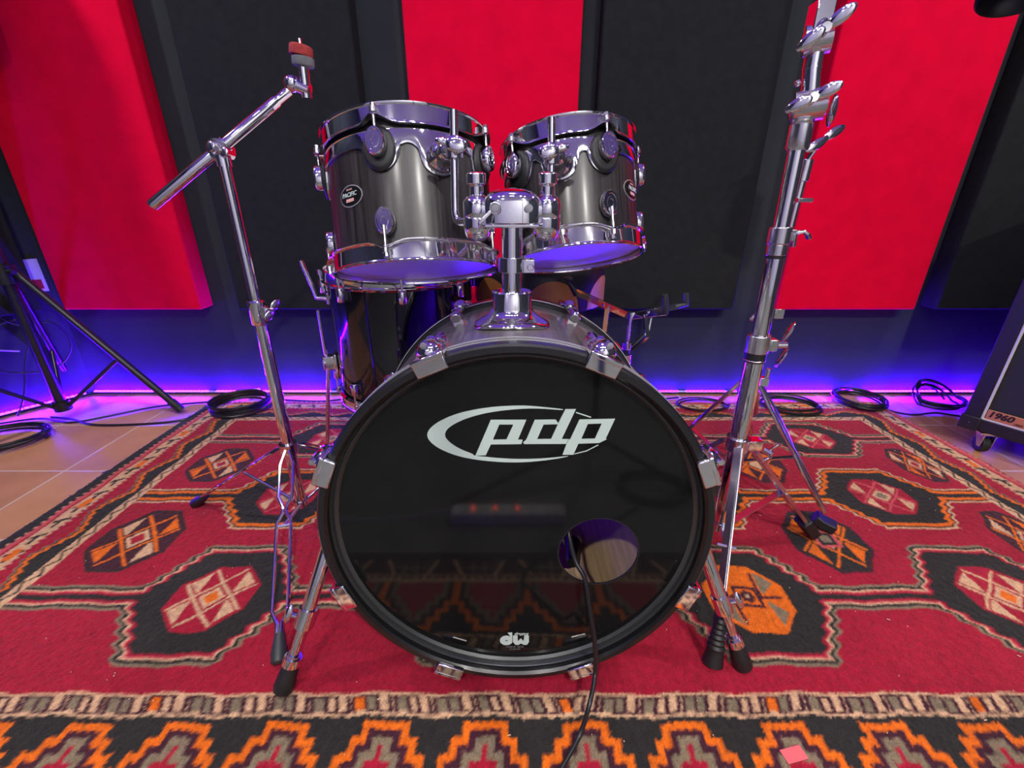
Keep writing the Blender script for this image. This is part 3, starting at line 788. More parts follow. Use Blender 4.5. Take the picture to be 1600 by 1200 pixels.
# clamp head
zb = .727
mb = MB(); rows = []
for h, sx, sy in ((0, .040, .030), (.002, .043, .033), (.030, .043, .033), (.037, .040, .031), (.043, .032, .026), (.047, .020, .017), (.049, .006, .005), (.0495, .0002, .0002)):
    rows.append([(px + sx * (abs(math.cos(2 * PI * j / 40)) ** .7) * (1 if math.cos(2 * PI * j / 40) >= 0 else -1), py_ + sy * (abs(math.sin(2 * PI * j / 40)) ** .7) * (1 if math.sin(2 * PI * j / 40) >= 0 else -1), zb + h) for j in range(40)])
mb.grid(rows, wv=True, cap0=True); obj('clamp_head', mb, CHROME, hold)
mb = MB(); mb.box((px, py_, zb - .002), (.082, .05, .006)); obj('clamp_plate', mb, CHROME, hold, bevel=.002)
for sx in (-.024, .024):
    mb = MB(); mb.cyl((px + sx, py_ - .029, zb + .022), (px + sx, py_ - .038, zb + .022), .0055, seg=16); mb.cyl((px + sx, py_ - .038, zb + .022), (px + sx, py_ - .041, zb + .022), .0038, seg=6); obj('clamp_bolt', mb, STEEL, hold)
mb = MB(); mb.lathe([(.0065, -.033), (.0085, -.033), (.0085, -.037), (.0065, -.037)], (px - .024, py_, zb + .022), (0, 1, 0), 20)
mb.bar([(px - .030, py_ - .036, zb + .018), (px - .040, py_ - .038, zb + .008), (px - .046, py_ - .038, zb + .001), (px - .047, py_ - .034, zb - .004)], .005, .004, (0, 0, 1)); obj('wing_key', mb, CHROME2, hold, bevel=.001)
for s, bp in ((-1, V((-.0905, .752, .90))), (1, V((.0655, .788, .90)))):
    cx = px + s * .052; cy = py_ + .004
    mb = MB(); mb.box((px + s * .046, cy, zb + .014), (.03, .034, .030)); 
    mb.lathe([(.0001, -.022), (.010, -.021), (.018, -.015), (.021, -.005), (.0215, .0), (.0215, .012), (.020, .013)], (cx, cy, zb - .004), (0, 0, 1), 28)
    mb.lathe([(.020, 0), (.021, .002), (.021, .022), (.016, .029), (.0105, .031), (.0105, .044), (.0145, .046), (.0145, .060), (.011, .062), (.0001, .062)], (cx, cy, zb + .008), (0, 0, 1), 28)
    rc = obj('arm_receiver', mb, CHROME, hold, bevel=.001)
    bx, by = bp.x, bp.y; ex = V((bx, by, zb + .0))
    k = V((cx, cy, zb + .001)); dirh = (V((bx, by, 0)) - V((cx, cy, 0))).normalized()
    pts = [k, ex - dirh * .014 + V((0, 0, -.002)), ex - dirh * .006 + V((0, 0, .001)), ex + V((0, 0, .010))]
    top = V((bx - s * .003, by + .012, .884 if s < 0 else .880))
    pts = [k] + smooth([ex - dirh * .016, ex - dirh * .005 + V((0, 0, .003)), ex + V((0, 0, .016))], 6) + [top]
    mb = MB(); mb.tube(pts, .0064, 16); obj('l_arm', mb, CHROME, hold)
    # eye clamp on the tom bracket, around the arm
    P_ = LP if s < 0 else RP; zz = LZb if s < 0 else RZb; th = math.radians(31 if s < 0 else -14); Rr = .1515 if s < 0 else .1265
    bend = P_(Rr + .040, th, zz); tt = (bend.z - (zb + .016)) / (top.z - zb - .016)
    ar = ex + V((0, 0, .016)) + (top - ex - V((0, 0, .016))) * tt
    d = (ar - bend); d.z = 0
    tm = LT if s < 0 else RT
    mb = MB(); mb.tube([bend + (bend - P_(Rr, th, zz)).normalized() * -.004, ar], [.0135, .0125], 18)
    mb.tube([ar + V((0, 0, -.013)), ar + V((0, 0, .013))], .0135, 20)
    e = obj('eye_clamp', mb, CHROME, tm)
    nrm = V((-.25 * s, -1, .12)).normalized(); q = ar + nrm * .012
    mb = MB(); mb.tube([q, q + nrm * .010], .0065, 14); xx = V((1, 0, .25 * s)).normalized(); zz2 = nrm.cross(xx).normalized()
    mb.ell(q + nrm * .014, (.0165, .0055, .0125), (xx, nrm, zz2), 22, 10)
    mb.ell(q + nrm * .010 + xx * (.020 * s), (.012, .004, .006), (xx, nrm, zz2), 14, 8)
    obj('wing_screw', mb, CHROME, e)

# ------------------------------------------------------------------ floor tom
fc = V((-.308, 1.235, 0)); FR = .194; fz0, fz1 = .222, .600
ft = thing('floor_tom', 'gloss black floor tom on three legs, behind the bass drum below the larger tom', 'drum', (fc.x, fc.y, fz0))
mb = MB(); mb.lathe([(FR - .006, fz0 + .02), (FR, fz0 + .02), (FR, fz1 - .02), (FR - .006, fz1 - .02), (FR - .006, fz0 + .02)], fc, (0, 0, 1), 96); obj('shell', mb, GLOSSBLK, ft)
for top in (0, 1):
    zz = (lambda h: fz1 - h) if top else (lambda h: fz0 + h)
    mb = MB(); mb.lathe([(FR + .004, zz(.014)), (FR + .004, zz(.003)), (FR + .007, zz(0)), (FR + .0095, zz(.003)), (FR + .0070, zz(.007)), (FR + .0070, zz(.030)), (FR + .011, zz(.033)), (FR + .011, zz(.035)), (FR + .005, zz(.041)), (FR + .004, zz(.014))], fc, (0, 0, 1), 128)
    obj('top_hoop' if top else 'bottom_hoop', mb, CHROME, ft)
    mb = MB(); mb.lathe([(.0001, zz(.011)), (FR + .002, zz(.011))], fc, (0, 0, 1), 64); obj('top_head' if top else 'bottom_head', mb, TOMHEAD, ft)
for k in range(8):
    a = math.radians(-76 + 45 * k); d = V((math.sin(a), -math.cos(a), 0)); tn = V((math.cos(a), math.sin(a), 0))
    for zz, zh, s in ((fz1 - .052, fz1 - .02, 1), (fz0 + .078, fz0 + .03, -1)):
        p = fc + d * (FR + .010) + V((0, 0, zz))
        mb = MB(); mb.tube([p - V((0, 0, .017)), p - V((0, 0, .014)), p + V((0, 0, .014)), p + V((0, 0, .017))], [.0085, .0105, .0105, .0085], 16); mb.box(p - d * .006, (.016, .014, .026), (tn, d, V((0, 0, 1))))
        lg = obj('lug', mb, CHROME, ft, bevel=.001)
        q = fc + d * (FR + .014); mb = MB(); mb.tube([q + V((0, 0, zz)), q + V((0, 0, zh))], .003, 8); mb.tube([q + V((0, 0, zh - .002 * s)), q + V((0, 0, zh + .012 * s))], .006, 10); obj('tension_rod', mb, CHROME2, lg)
def ftleg(a, foot, ztop=.50, zbr=.335, rod_top=None):
    d = V((math.sin(a), -math.cos(a), 0)); tn = V((math.cos(a), math.sin(a), 0)); f = V(foot)
    p = fc + d * (FR + .032)
    up = p + V((0, 0, ztop)); lo = p + V((0, 0, zbr - .02))
    mb = MB(); mb.tube([up, up - V((0, 0, .002)), lo, f + V((0, 0, .02))], [.003, .0056, .0056, .0056], 14); lg = obj('leg', mb, CHROME2, ft)
    mb = MB(); mb.tube([f + V((0, 0, .026)), f + V((0, 0, .008)), f], [.009, .013, .012], 14); obj('rubber_foot', mb, RUBBER, lg)
    mb = MB(); mb.box(fc + d * (FR + .020) + V((0, 0, zbr)), (.030, .044, .040), (tn, d, V((0, 0, 1)))); mb.box(fc + d * (FR + .006) + V((0, 0, zbr)), (.05, .01, .055), (tn, d, V((0, 0, 1)))); obj('leg_bracket', mb, CHROME, lg, bevel=.003)
pl = at(497, 482, 1.19)
ftleg(math.radians(-75), fl(513, 712, RZ), pl.z)
ftleg(math.radians(45), (-.12, 1.01, RZ), .5)
ftleg(math.radians(165), (-.24, 1.50, RZ), .5)
# bent rod on its side
mb = MB(); q0, q1, q2 = at(470, 407, 1.16), at(495, 465, 1.16), at(520, 468, 1.16)
mb.tube([q0] + smooth([q0 + (q1 - q0) * .85, q1, q1 + (q2 - q1) * .3], 5) + [q2], .0048, 12)
for i in range(5):
    c = q0 + (q1 - q0) * (.05 + .13 * i); dd_ = (q1 - q0).normalized(); mb.tube([c, c + dd_ * .010], .0058, 12)
mb2 = obj('bent_rod', mb, CHROME2, ft)
mb = MB(); mb.box(at(521, 466, 1.17), (.028, .03, .03)); obj('rod_bracket', mb, CHROME, mb2, bevel=.003)

# ------------------------------------------------------------------ stands
def twin_leg(mb, top, foot, prof, r, flatbar=None):
    """two rods/strips that pinch together; prof = [(t, half spacing)]"""
    top, foot = V(top), V(foot); d = foot - top; sd = V((0, 0, 1)).cross(d).normalized()
    for s in (-1, 1):
        pts = [top + d * t + sd * (s * h) for t, h in prof]
        if flatbar: mb.bar(pts, flatbar[0], flatbar[1], sd.cross(d).normalized())
        else: mb.tube(pts, r, 8)
    return sd
HG = [(0, .004), (.06, .010), (.10, .0135), (.30, .0135), (.36, .004), (.40, .004), (.45, .0135), (.90, .0135), (.96, .004), (1, .004)]
HGF = [(0, .006), (.08, .012), (.14, .019), (.40, .020), (.50, .004), (.54, .004), (.64, .016), (.84, .014), (.96, .005), (1, .004)]
def rubber_tip(mb, foot, d, L=.055, r=.013, ribs=False):
    d = V(d).normalized(); f = V(foot)
    if ribs:
        pts, rs = [], []
        for i in range(19):
            t = i / 18; pts.append(f - d * L * (1 - t)); base = .006 + .0115 * t; rs.append(base + (.0022 if i % 2 and t < .65 else 0))
        pts.append(f + d * .001); rs.append(.011)
        mb.tube(pts, rs, 18)
    else: mb.tube([f - d * L, f - d * L * .8, f - d * L * .3, f - d * .004, f], [r * .45, r * .62, r, r * .95, r * .6], 14)
def wing(mb, c, ax, sp, L=.034, hub=.007):
    c, ax, sp = V(c), V(ax).normalized(), V(sp).normalized(); sp = (sp - ax * sp.dot(ax)).normalized(); n = ax.cross(sp)
    mb.tube([c - ax * .006, c + ax * .010], [hub, hub * .8], 14)
    for s in (-1, 1): mb.ell(c + ax * .007 + sp * (s * L * .55), (L * .5, .0036, .009), ((sp + ax * .35 * s * s).normalized(), ax, n), 14, 8)

# --- left boom cymbal stand
bx, by = -.515, .877
st = thing('cymbal_stand', 'chrome boom cymbal stand with bare red felt, left of the bass drum', 'cymbal stand', (bx, by, RZ))
def vtop(z): return V((bx, by, z))
mb = MB(); mb.tube([vtop(.075), vtop(.56)], .0127, 20); obj('lower_tube', mb, CHROME, st)
mb = MB(); mb.tube([vtop(.54), vtop(.835)], .0095, 18); obj('upper_tube', mb, CHROME, st)
mb = MB(); mb.tube([vtop(.525), vtop(.528), vtop(.572), vtop(.575)], [.015, .0168, .0168, .014], 20)
mb.box(vtop(.552) + V((.014, -.004, 0)), (.016, .016, .022)); ck = obj('height_clamp', mb, CHROME, st, bevel=.001)
mb = MB(); wing(mb, vtop(.556) + V((.026, -.004, 0)), (1, -.2, 0), (.9, .3, .35), .026, .005); obj('wing_screw', mb, CHROME2, ck)
mb = MB(); mb.tube([vtop(.222), vtop(.246)], .0195, 20); obj('leg_collar', mb, CHROME, st)
mb = MB(); mb.tube([vtop(.072), vtop(.088)], .016, 18); obj('brace_collar', mb, CHROME, st)
for k, (ft_, nm) in enumerate((((-.407, .517, RZ), 'f'), ((-.847, .955, RZ), 'l'), ((-.275, 1.13, RZ), 'r'))):
    f = V(ft_); dh = V((f.x - bx, f.y - by, 0)).normalized(); top = vtop(.236) + dh * .016; tip = f + V((0, 0, .012)); d = tip - top
    mb = MB(); fe = tip - d.normalized() * .045; sd = twin_leg(mb, top, fe, HG, .0034); lg = obj('leg', mb, CHROME, st)
    mb = MB(); rubber_tip(mb, f + V((0, 0, .001)) + V((0, 0, .004)), d, .062, .0135); obj('rubber_foot', mb, RUBBERG if k == 0 else RUBBER, lg)
    mb = MB(); m_ = top + d * .42; mb.tube([vtop(.08) + dh * .012, m_], .0036, 8); mb.tube([m_ - sd * .016, m_ + sd * .016], .0028, 8); obj('brace', mb, CHROME2, lg)
# boom
T0 = V((-.516, .877, .843)); B0, B1 = at(237, 322, .842), at(452, 142, .925)
mb = MB(); bd_ = (B1 - B0).normalized(); k0 = T0 - bd_ * (T0 - B0).dot(bd_)
mb.tube([B0, B0 + bd_ * .003, B1 - bd_ * .03, B1 - bd_ * .03 + bd_ * .004, B1], [.0085, .0098, .0098, .0078, .0078], 18); boom = obj('boom_arm', mb, CHROME, st)
q = B0 + bd_ * (T0 - B0).dot(bd_)
mb = MB(); mb.tube([vtop(.815), vtop(.833)], .0125, 18)
mb.tube([q + V((0, .016, -.004)), q + V((0, -.014, -.002))], .017, 20); mb.tube([q - bd_ * .014, q + bd_ * .014], .0135, 18)
tl = obj('tilter', mb, CHROME, st)
mb = MB(); wing(mb, q + V((.006, -.014, -.004)), (0, -1, .1), (.9, .2, -.42), .021, .006); obj('wing_screw', mb, CHROME2, tl)
mb = MB(); wing(mb, q + V((-.012, .018, .004)), (0, 1, 0), (.9, 0, -.2), .022, .006); obj('wing_screw', mb, CHROME2, tl)
J = at(457, 131, .925)
mb = MB(); mb.ell(J, (.0145,) * 3, None, 20, 12); E_ = at(484, 142, .925); mb.tube([J, J + (E_ - J) * .5, E_], [.012, .0105, .0105], 16)
tm_ = obj('top_tilter', mb, CHROME, boom)
A0 = at(480, 154, .925); A1 = V((A0.x + .002, A0.y, A0.z + .052))
mb = MB(); mb.tube([A0, A1], .0088, 16); mb.tube([A1, A1 + V((0, 0, .036))], .003, 8); obj('cymbal_post', mb, CHROME, tm_)
mb = MB(); tx = V((.1, 0, 1)).normalized(); mb.lathe([(.0001, -.001), (.017, 0), (.0185, .003), (.0185, .012), (.016, .0135), (.0001, .0135)], A1 + V((0, 0, -.004)), tx, 24); lab(obj('felt_cup', mb, FELTG, tm_), 'grey cup washer')
mb = MB(); tx = V((.17, .03, 1)).normalized(); mb.lathe([(.0001, 0), (.0185, 0), (.0195, .002), (.019, .014), (.017, .0155), (.0001, .0155)], A1 + V((-.0015, 0, .0105)), tx, 24); lab(obj('felt_washer', mb, FELTR, tm_), 'worn red felt')

# --- thick chrome stand on the right (front)
ax0, ax1 = V((.468, .785, .10)), V((.451, .785, .855))
def ap(z): return ax0 + (ax1 - ax0) * ((z - .10) / .755)
sa = thing('cymbal_stand', 'thick chrome stand right of the bass drum, its folded boom rising out of the picture', 'cymbal stand', (.468, .785, RZ))
mb = MB(); mb.tube([ap(.085), ap(.50)], .0172, 24); obj('lower_tube', mb, CHROME, sa)
mb = MB(); mb.tube([ap(.48), ap(.69)], .0143, 24); obj('middle_tube', mb, CHROME, sa)
mb = MB(); mb.tube([ap(.68), ap(.845)], .0125, 24); obj('upper_tube', mb, CHROME, sa)
mb = MB(); mb.tube([ap(.480), ap(.483)], .0198, 24); mb.tube([ap(.496), ap(.530)], .0205, 24); mb.box(ap(.512) + V((.024, -.004, 0)), (.014, .02, .022))
c1 = obj('height_clamp', mb, CHROME2, sa, bevel=.0012)
mb = MB(); mb.tube([ap(.478), ap(.497)], .0188, 24); obj('clamp_bushing', mb, RUBBER, c1)
mb = MB(); wp = ap(.512) + V((.040, -.006, 0)); mb.tube([ap(.512) + V((.026, -.004, 0)), wp], .0035, 10); wing(mb, wp, (1, -.2, .05), (.25, -.2, 1), .046, .008); obj('wing_screw', mb, CHROME, c1)
mb = MB(); mb.tube([ap(.672), ap(.691)], .0165, 24); mb.tube([ap(.691), ap(.718)], .0182, 24); mb.box(ap(.705) + V((.020, 0, 0)), (.010, .016, .018)); c2 = obj('height_clamp', mb, CHROME2, sa, bevel=.001)
mb = MB(); mb.tube([ap(.667), ap(.673)], .0155, 20); obj('clamp_bushing', mb, RUBBER, c2)
mb = MB(); b0 = ap(.708) + V((.024, -.004, 0)); mb.bar([b0, b0 + V((.012, -.002, .003)), b0 + V((.020, -.002, -.002)), b0 + V((.024, -.002, -.009))], .011, .005, (0, 1, 0)); mb.bar([b0 + V((-.002, -.002, 0)), b0 + V((0, -.002, -.022))], .010, .005, (0, 1, 0)); obj('clamp_lever', mb, CHROME, c2, bevel=.001)
# legs
mb = MB(); mb.tube([ap(.285), ap(.315)], .0225, 24); mb.box(ap(.299) + V((.03, -.002, 0)), (.03, .024, .022)); lc = obj('leg_collar', mb, CHROME, sa, bevel=.0012)
mb = MB(); wing(mb, ap(.294) + V((.058, -.012, -.008)), (.6, -.7, -.2), (.5, .2, .6), .030, .007); obj('wing_screw', mb, CHROME, lc)
mb = MB(); mb.tube([ap(.082), ap(.102)], .020, 20); mb.box(ap(.09) + V((0, -.022, 0)), (.02, .02, .014)); obj('brace_collar', mb, CHROME, sa, bevel=.001)
for k, f in enumerate((V((.352, .522, RZ)), V((.722, .835, RZ)), V((.345, 1.02, RZ)))):
    dh = V((f.x - .465, f.y - .785, 0)).normalized(); top = ap(.30) + dh * .024; tip = f + V((0, 0, .012)); d = tip - top; fe = tip - d.normalized() * .05
    sd = V((0, 0, 1)).cross(d).normalized()
    mb = MB()
    if k == 0:
        mb.bar([top, top + d * .3, fe], .015, .004, (sd + dh * .9)); mb.bar([top + sd * .006, fe + sd * .005], .004, .010, sd)
    else:
        mb.bar([top, fe], .024, .003, sd); mb.bar([top + sd * .0115 , fe + sd * .0115], .003, .008, sd); mb.bar([top - sd * .0115, fe - sd * .0115], .003, .008, sd)
    lg = obj('leg', mb, CHROME2, sa)
    mb = MB()
    if k == 0: rubber_tip(mb, f + V((0, 0, .003)), d * .4 + V((0, 0, -.25)), .085, .02, True)
    else:
        dn = d.normalized(); mb.bar([f - dn * .062 + V((0, 0, .012)), f - dn * .05 + V((0, 0, .012)), f - dn * .012 + V((0, 0, .013)), f + V((0, 0, .014))], .036, .024, sd)
    obj('rubber_foot', mb, RUBBER, lg, bevel=.003 if k else 0)
    m_ = top + d * .50; mb = MB(); mb.bar([ap(.09) + dh * .018, m_], .015, .003, sd) if k else mb.tube([ap(.09) + dh * .018, m_], .004, 8); mb.tube([m_ - sd * .016, m_ + sd * .016], .003, 8); obj('brace', mb, CHROME2, lg)
# boom folded upright
Y0 = .785
p0, p1, p2, p3 = ap(.842), at(1262, 165, Y0), at(1268, 108, Y0), at(1276, 62, Y0)
mb = MB(); mb.tube([ap(.832), ap(.836), ap(.868), ap(.872)], [.0155, .0172, .0172, .013], 22)
mb.ell(p1 + V((0, .004, -.004)), (.024, .019, .026), None, 22, 12)
u_ = V((.92, -.38, .1)).normalized(); mb.tube([p1 - u_ * .019, p1 + u_ * .021], [.022, .0225], 24); mb.tube([p1 + u_ * .021, p1 + u_ * .024], .017, 20)
t1 = obj('tilter', mb, CHROME2, sa)
mb = MB(); wing(mb, p1 + V((-.012, -.026, .004)), (-.2, -1, .1), (.9, -.15, .42), .036, .008); obj('wing_screw', mb, CHROME, t1)
mb = MB(); mb.ell(p1 + u_ * .034 + V((0, 0, -.012)), (.006, .016, .022), (u_, V((.38, .92, 0)), V((0, 0, 1))), 16, 8); obj('thumb_lever', mb, CHROME, t1)
mb = MB(); mb.tube([p1 + V((0, 0, .01)), p2, p3], .0128, 20); mb.tube([p2 - V((0, 0, .001)), p2 + V((0, 0, .002))], .0138, 20); mb.ell(at(1246, 130, Y0), (.005,) * 3); bt_ = obj('boom_tube', mb, CHROME, sa)
mb = MB(); mb.ell(p3, (.0215, .018, .024), None, 22, 12); mb.tube([p3 - u_ * .016, p3 + u_ * .018], .020, 24); t2 = obj('boom_clamp', mb, CHROME2, bt_)
mb = MB(); wing(mb, p3 + V((-.008, -.026, .004)), (-.2, -1, .1), (.8, -.15, .62), .038, .008); obj('wing_screw', mb, CHROME, t2)
p4 = at(1278, 28, Y0); p5 = at(1290, -10, Y0)
mb = MB(); mb.box((p3 + p4) / 2 + V((0, 0, .012)), (.026, .026, .040)); mb.tube([p4 + V((.006, 0, 0)), p5, p5 + V((.01, 0, .10))], .0062, 14); obj('boom_rod', mb, CHROME, t2, bevel=.002)

# --- second, slimmer stand behind it
sbx, sby = .577, .98
sb_ = thing('cymbal_stand', 'slimmer chrome stand standing behind the thick one, its tube half hidden', 'cymbal stand', (sbx, sby, RZ))
bp_ = lambda z: V((sbx + .012 * (z - .35) / .5, sby, z))
mb = MB(); mb.tube([bp_(.12), bp_(.535)], .0127, 18); obj('lower_tube', mb, CHROME2, sb_)
mb = MB(); mb.tube([bp_(.52), bp_(.80)], .0085, 16); obj('upper_tube', mb, CHROME2, sb_)
mb = MB(); mb.tube([bp_(.505), bp_(.535)], .016, 18); mb.box(bp_(.525) + V((.018, -.004, 0)), (.020, .022, .022)); c = obj('height_clamp', mb, CHROME, sb_, bevel=.001)
mb = MB(); mb.ell(bp_(.52) + V((-.030, -.01, 0)), (.018, .004, .008), (V((.8, 0, .6)), V((0, 1, 0)), V((-.6, 0, .8))), 14, 8); mb.tube([bp_(.525), bp_(.522) + V((-.02, -.01, 0))], .003, 8); obj('wing_screw', mb, CHROME, c)
mb = MB(); mb.tube([bp_(.445), bp_(.475)], .0132, 18); lab(obj('tube_label', mb, [BADGERED], sb_), 'red and white sticker')
mb = MB(); mb.box(bp_(.76) + V((.008, -.012, 0)), (.03, .012, .008)); obj('tube_stop', mb, CHROME2, sb_, bevel=.001)
mb = MB(); mb.tube([bp_(.795), bp_(.835)], .0125, 16); c = obj('tilter', mb, CHROME2, sb_, bevel=.001)
mb = MB(); wing(mb, bp_(.868) + V((.014, -.01, 0)), (.3, -1, .3), (.8, 0, .5), .045, .006); mb.tube([bp_(.83), bp_(.868) + V((.014, -.008, 0))], .004, 8); obj('wing_screw', mb, CHROME, c)
mb = MB(); mb.tube([bp_(.335), bp_(.365)], .019, 20); mb.box(bp_(.355) + V((.022, -.01, .006)), (.022, .018, .022)); mb.tube([bp_(.36) + V((.026, -.014, .01)), bp_(.385) + V((.026, -.014, .01))], .005, 10); obj('leg_collar', mb, CHROME, sb_, bevel=.001)
mb = MB(); mb.tube([bp_(.125), bp_(.145)], .017, 18); obj('brace_collar', mb, CHROME, sb_)
for k, f in enumerate((V((.785, .858, RZ)), V((.415, 1.13, RZ)), V((.73, 1.2, RZ)))):
    dh = V((f.x - sbx, f.y - sby, 0)).normalized(); top = bp_(.352) + dh * .02; tip = f + V((0, 0, .012)); d = tip - top; fe = tip - d.normalized() * .045
    mb = MB(); sd = twin_leg(mb, top, fe, HGF, .0052); lg = obj('leg', mb, CHROME2, sb_)
    mb = MB(); dn = d.normalized(); dhh = dh * .8 + V((0, 0, -.6)); mb.bar([f - dhh * .05 + V((0, 0, .0)), f - dhh * .03 + V((0, 0, .002)), f + V((0, 0, .014)) - dhh * .0, f + dh * .006 + V((0, 0, .012))], .036, .022, sd); obj('rubber_foot', mb, RUBBER, lg, bevel=.003)
    m_ = top + d * .50; mb = MB(); mb.bar([bp_(.135) + dh * .014, m_], .013, .003, sd); obj('brace', mb, CHROME2, lg)

# ------------------------------------------------------------------ snare stand
H0 = at(978, 548, 1.15)
ss = thing('snare_stand', 'chrome snare stand with open three-armed basket and black rubber tips, behind the bass drum', 'snare stand', (H0.x, H0.y, RZ))
mb = MB(); mb.tube([V((H0.x, H0.y, .12)), V((H0.x, H0.y, H0.z + .01))], .0105, 16); obj('lower_tube', mb, BLKPAINT, ss)
mb = MB(); mb.tube([H0 + V((0, 0, -.04)), H0 + V((0, 0, -.01))], .016, 16); mb.tube([H0 + V((0, 0, .005)), H0 + V((0, 0, .025))], .013, 16); obj('basket_hub', mb, CHROME, ss)
top = at(985, 492, 1.15)
mb = MB(); mb.tube([H0, top], .006, 12); mb.tube([top + V((0, 0, -.01)), top + V((0, 0, .008))], .011, 12); obj('threaded_rod', mb, CHROME, ss)
tips = [(at(897, 455, 1.09), at(885, 436, 1.09), at(893, 405 + 32, 1.09)), (at(1042, 487, 1.07), at(1040, 488, 1.07), at(1039, 460, 1.07)), (at(1062, 478, 1.25), at(1072, 476, 1.25), at(1072, 458, 1.25))]
for k, (e0, e1, e2) in enumerate(tips):
    base = top + V((0, 0, -.004)); d = e0 - base
    sd = V((0, 0, 1)).cross(d).normalized(); mid = base + d * .5
    mb = MB(); mb.bar([base, base + d * .15, mid, e0], .017, .0045, (sd * .4 + V((0, 0, 1)))); mb.tube([mid + V((0, 0, .008)), mid + V((0, 0, -.006))], .004, 8); am = obj('basket_arm', mb, CHROME, ss)
    hb = H0 + V((d.x, d.y, 0)).normalized() * .02 + V((0, 0, .006)); m2 = base + d * .42
    mb = MB(); kn = hb + (m2 - hb) * .45 + V((d.x, d.y, 0)).normalized() * .03; mb.bar([hb, hb + (kn - hb) * .3 + V((0, 0, .002)), kn, m2], .013, .004, (sd + V((.6, 0, 0)))); obj('strut', mb, CHROME, am)
    mb = MB()
    if k == 0: pts = [e0 + (e1 - e0) * -.3, e1, e1 + (e2 - e1) * .5, e2]
    else: pts = [e0 - d.normalized() * .02, e1, e1 + (e2 - e1) * .4, e2]
    mb.tube(pts, [.0075, .0085, .0085, .0075], 10); obj('rubber_tip', mb, RUBBERG, am)
for a in (30, 150, 270):
    d = V((math.cos(math.radians(a)), math.sin(math.radians(a)), 0)); b0 = V((H0.x, H0.y, .2)); f = V((H0.x, H0.y, RZ + .01)) + d * .2
    mb = MB(); twin_leg(mb, b0 + d * .01, f, HGF, .003, (.012, .003)); lg = obj('leg', mb, CHROME2, ss)
    mb = MB(); rubber_tip(mb, f + V((0, 0, -.004)), f - b0, .04, .012); obj('rubber_foot', mb, RUBBER, lg)

# ------------------------------------------------------------------ drum throne
tc_ = V((.082, 1.325, 0)); tr = .19
th_ = thing('drum_throne', 'round black drum stool seat with copper patches, behind the bass drum', 'stool', (tc_.x, tc_.y, RZ))
mb = MB(); mb.lathe([(.0001, .478), (tr - .03, .478), (tr - .004, .482), (tr, .490), (tr, .575), (tr - .006, .588), (tr - .03, .594), (.0001, .596)], tc_, (0, 0, 1), 72); sc = obj('seat', mb, VINYL, th_)
for k, a0 in enumerate((7, 62, -48, 117, -103, 172)):
    mb = MB(); rows = []
    for i in range(33):
        u = -1 + 2 * i / 32; a = math.radians(a0 + u * 23); hmax = .486 + .082 * math.sqrt(max(0, 1 - u * u)) + .0005
        rows.append([tc_ + V((math.sin(a), -math.cos(a), 0)) * (tr + .0012) + V((0, 0, .486 + (hmax - .486) * j / 4)) for j in range(5)])
    mb.grid(rows); lab(obj('seat_patch', mb, COPPER, sc), 'copper half-round patch')
mb = MB(); mb.tube([tc_ + V((0, 0, .1)), tc_ + V((0, 0, .48))], .0125, 16); obj('post', mb, CHROME2, th_)
for a in (90, 210, 330):
    d = V((math.cos(math.radians(a)), math.sin(math.radians(a)), 0)); f = tc_ + d * .23 + V((0, 0, RZ + .008))
    mb = MB(); twin_leg(mb, tc_ + V((0, 0, .25)) + d * .012, f, HGF, .003, (.014, .003)); lg = obj('leg', mb, CHROME2, th_)
    mb = MB(); rubber_tip(mb, f, f - tc_ - V((0, 0, .25)), .045, .013); obj('rubber_foot', mb, RUBBER, lg)

# ------------------------------------------------------------------ tripod and loudspeaker on the left
tp = fl(100, 640, .04); tx_, ty_ = tp.x, tp.y
sp = thing('speaker_stand', 'black steel tripod speaker stand in the left corner', 'speaker stand', (tx_, ty_, 0))
zh = .535
mb = MB(); mb.tube([(tx_, ty_, .05), (tx_, ty_, 1.22)], .0175, 20); obj('pole', mb, BLKPAINT, sp)
mb = MB(); mb.tube([(tx_, ty_, .04), (tx_, ty_, .075)], .026, 20); obj('brace_collar', mb, BLKPAINT, sp)
mb = MB(); mb.tube([(tx_, ty_, zh - .03), (tx_, ty_, zh + .03)], .032, 20); mb.tube([(tx_ + .02, ty_ - .01, zh + .01), (tx_ + .055, ty_ - .02, zh + .01)], .008, 10); obj('collar', mb, BLKPAINT, sp)
f1 = fl(284, 641, .012); dh1 = V((f1.x - tx_, f1.y - ty_, 0)); r1 = dh1.length; dh1.normalize()
for k in range(3):
    a = math.atan2(dh1.y, dh1.x) + k * 2 * PI / 3 * (1 if k < 2 else 1); d = V((math.cos(a), math.sin(a), 0)); rr = r1 if k == 0 else .30
    hub = V((tx_, ty_, zh)) + d * .035; f = V((tx_, ty_, .012)) + d * rr
    mb = MB(); mb.tube([hub, f], .0125, 16); lg = obj('leg', mb, BLKPAINT, sp)
    mb = MB(); dn = (f - hub).normalized(); mb.tube([f - dn * .05, f - dn * .002], .0155, 16); obj('rubber_foot', mb, RUBBER, lg)
    mb = MB(); m_ = hub + (f - hub) * .58; mb.tube([V((tx_, ty_, .055)) + d * .02, m_], .0065, 10); obj('brace', mb, BLKPAINT, lg)
spk = thing('loudspeaker', 'black loudspeaker box on the tripod stand in the left corner', 'loudspeaker', (tx_, ty_, 1.2))
rot = math.radians(-6); fx, fy = V((math.cos(rot), math.sin(rot), 0)), V((-math.sin(rot), math.cos(rot), 0))
mb = MB(); mb.box((tx_ + .045, ty_ - .05, 1.48), (.33, .25, .56), (fx, fy, V((0, 0, 1)))); obj('cabinet', mb, TOLEX, spk, bevel=.02, seg=3)
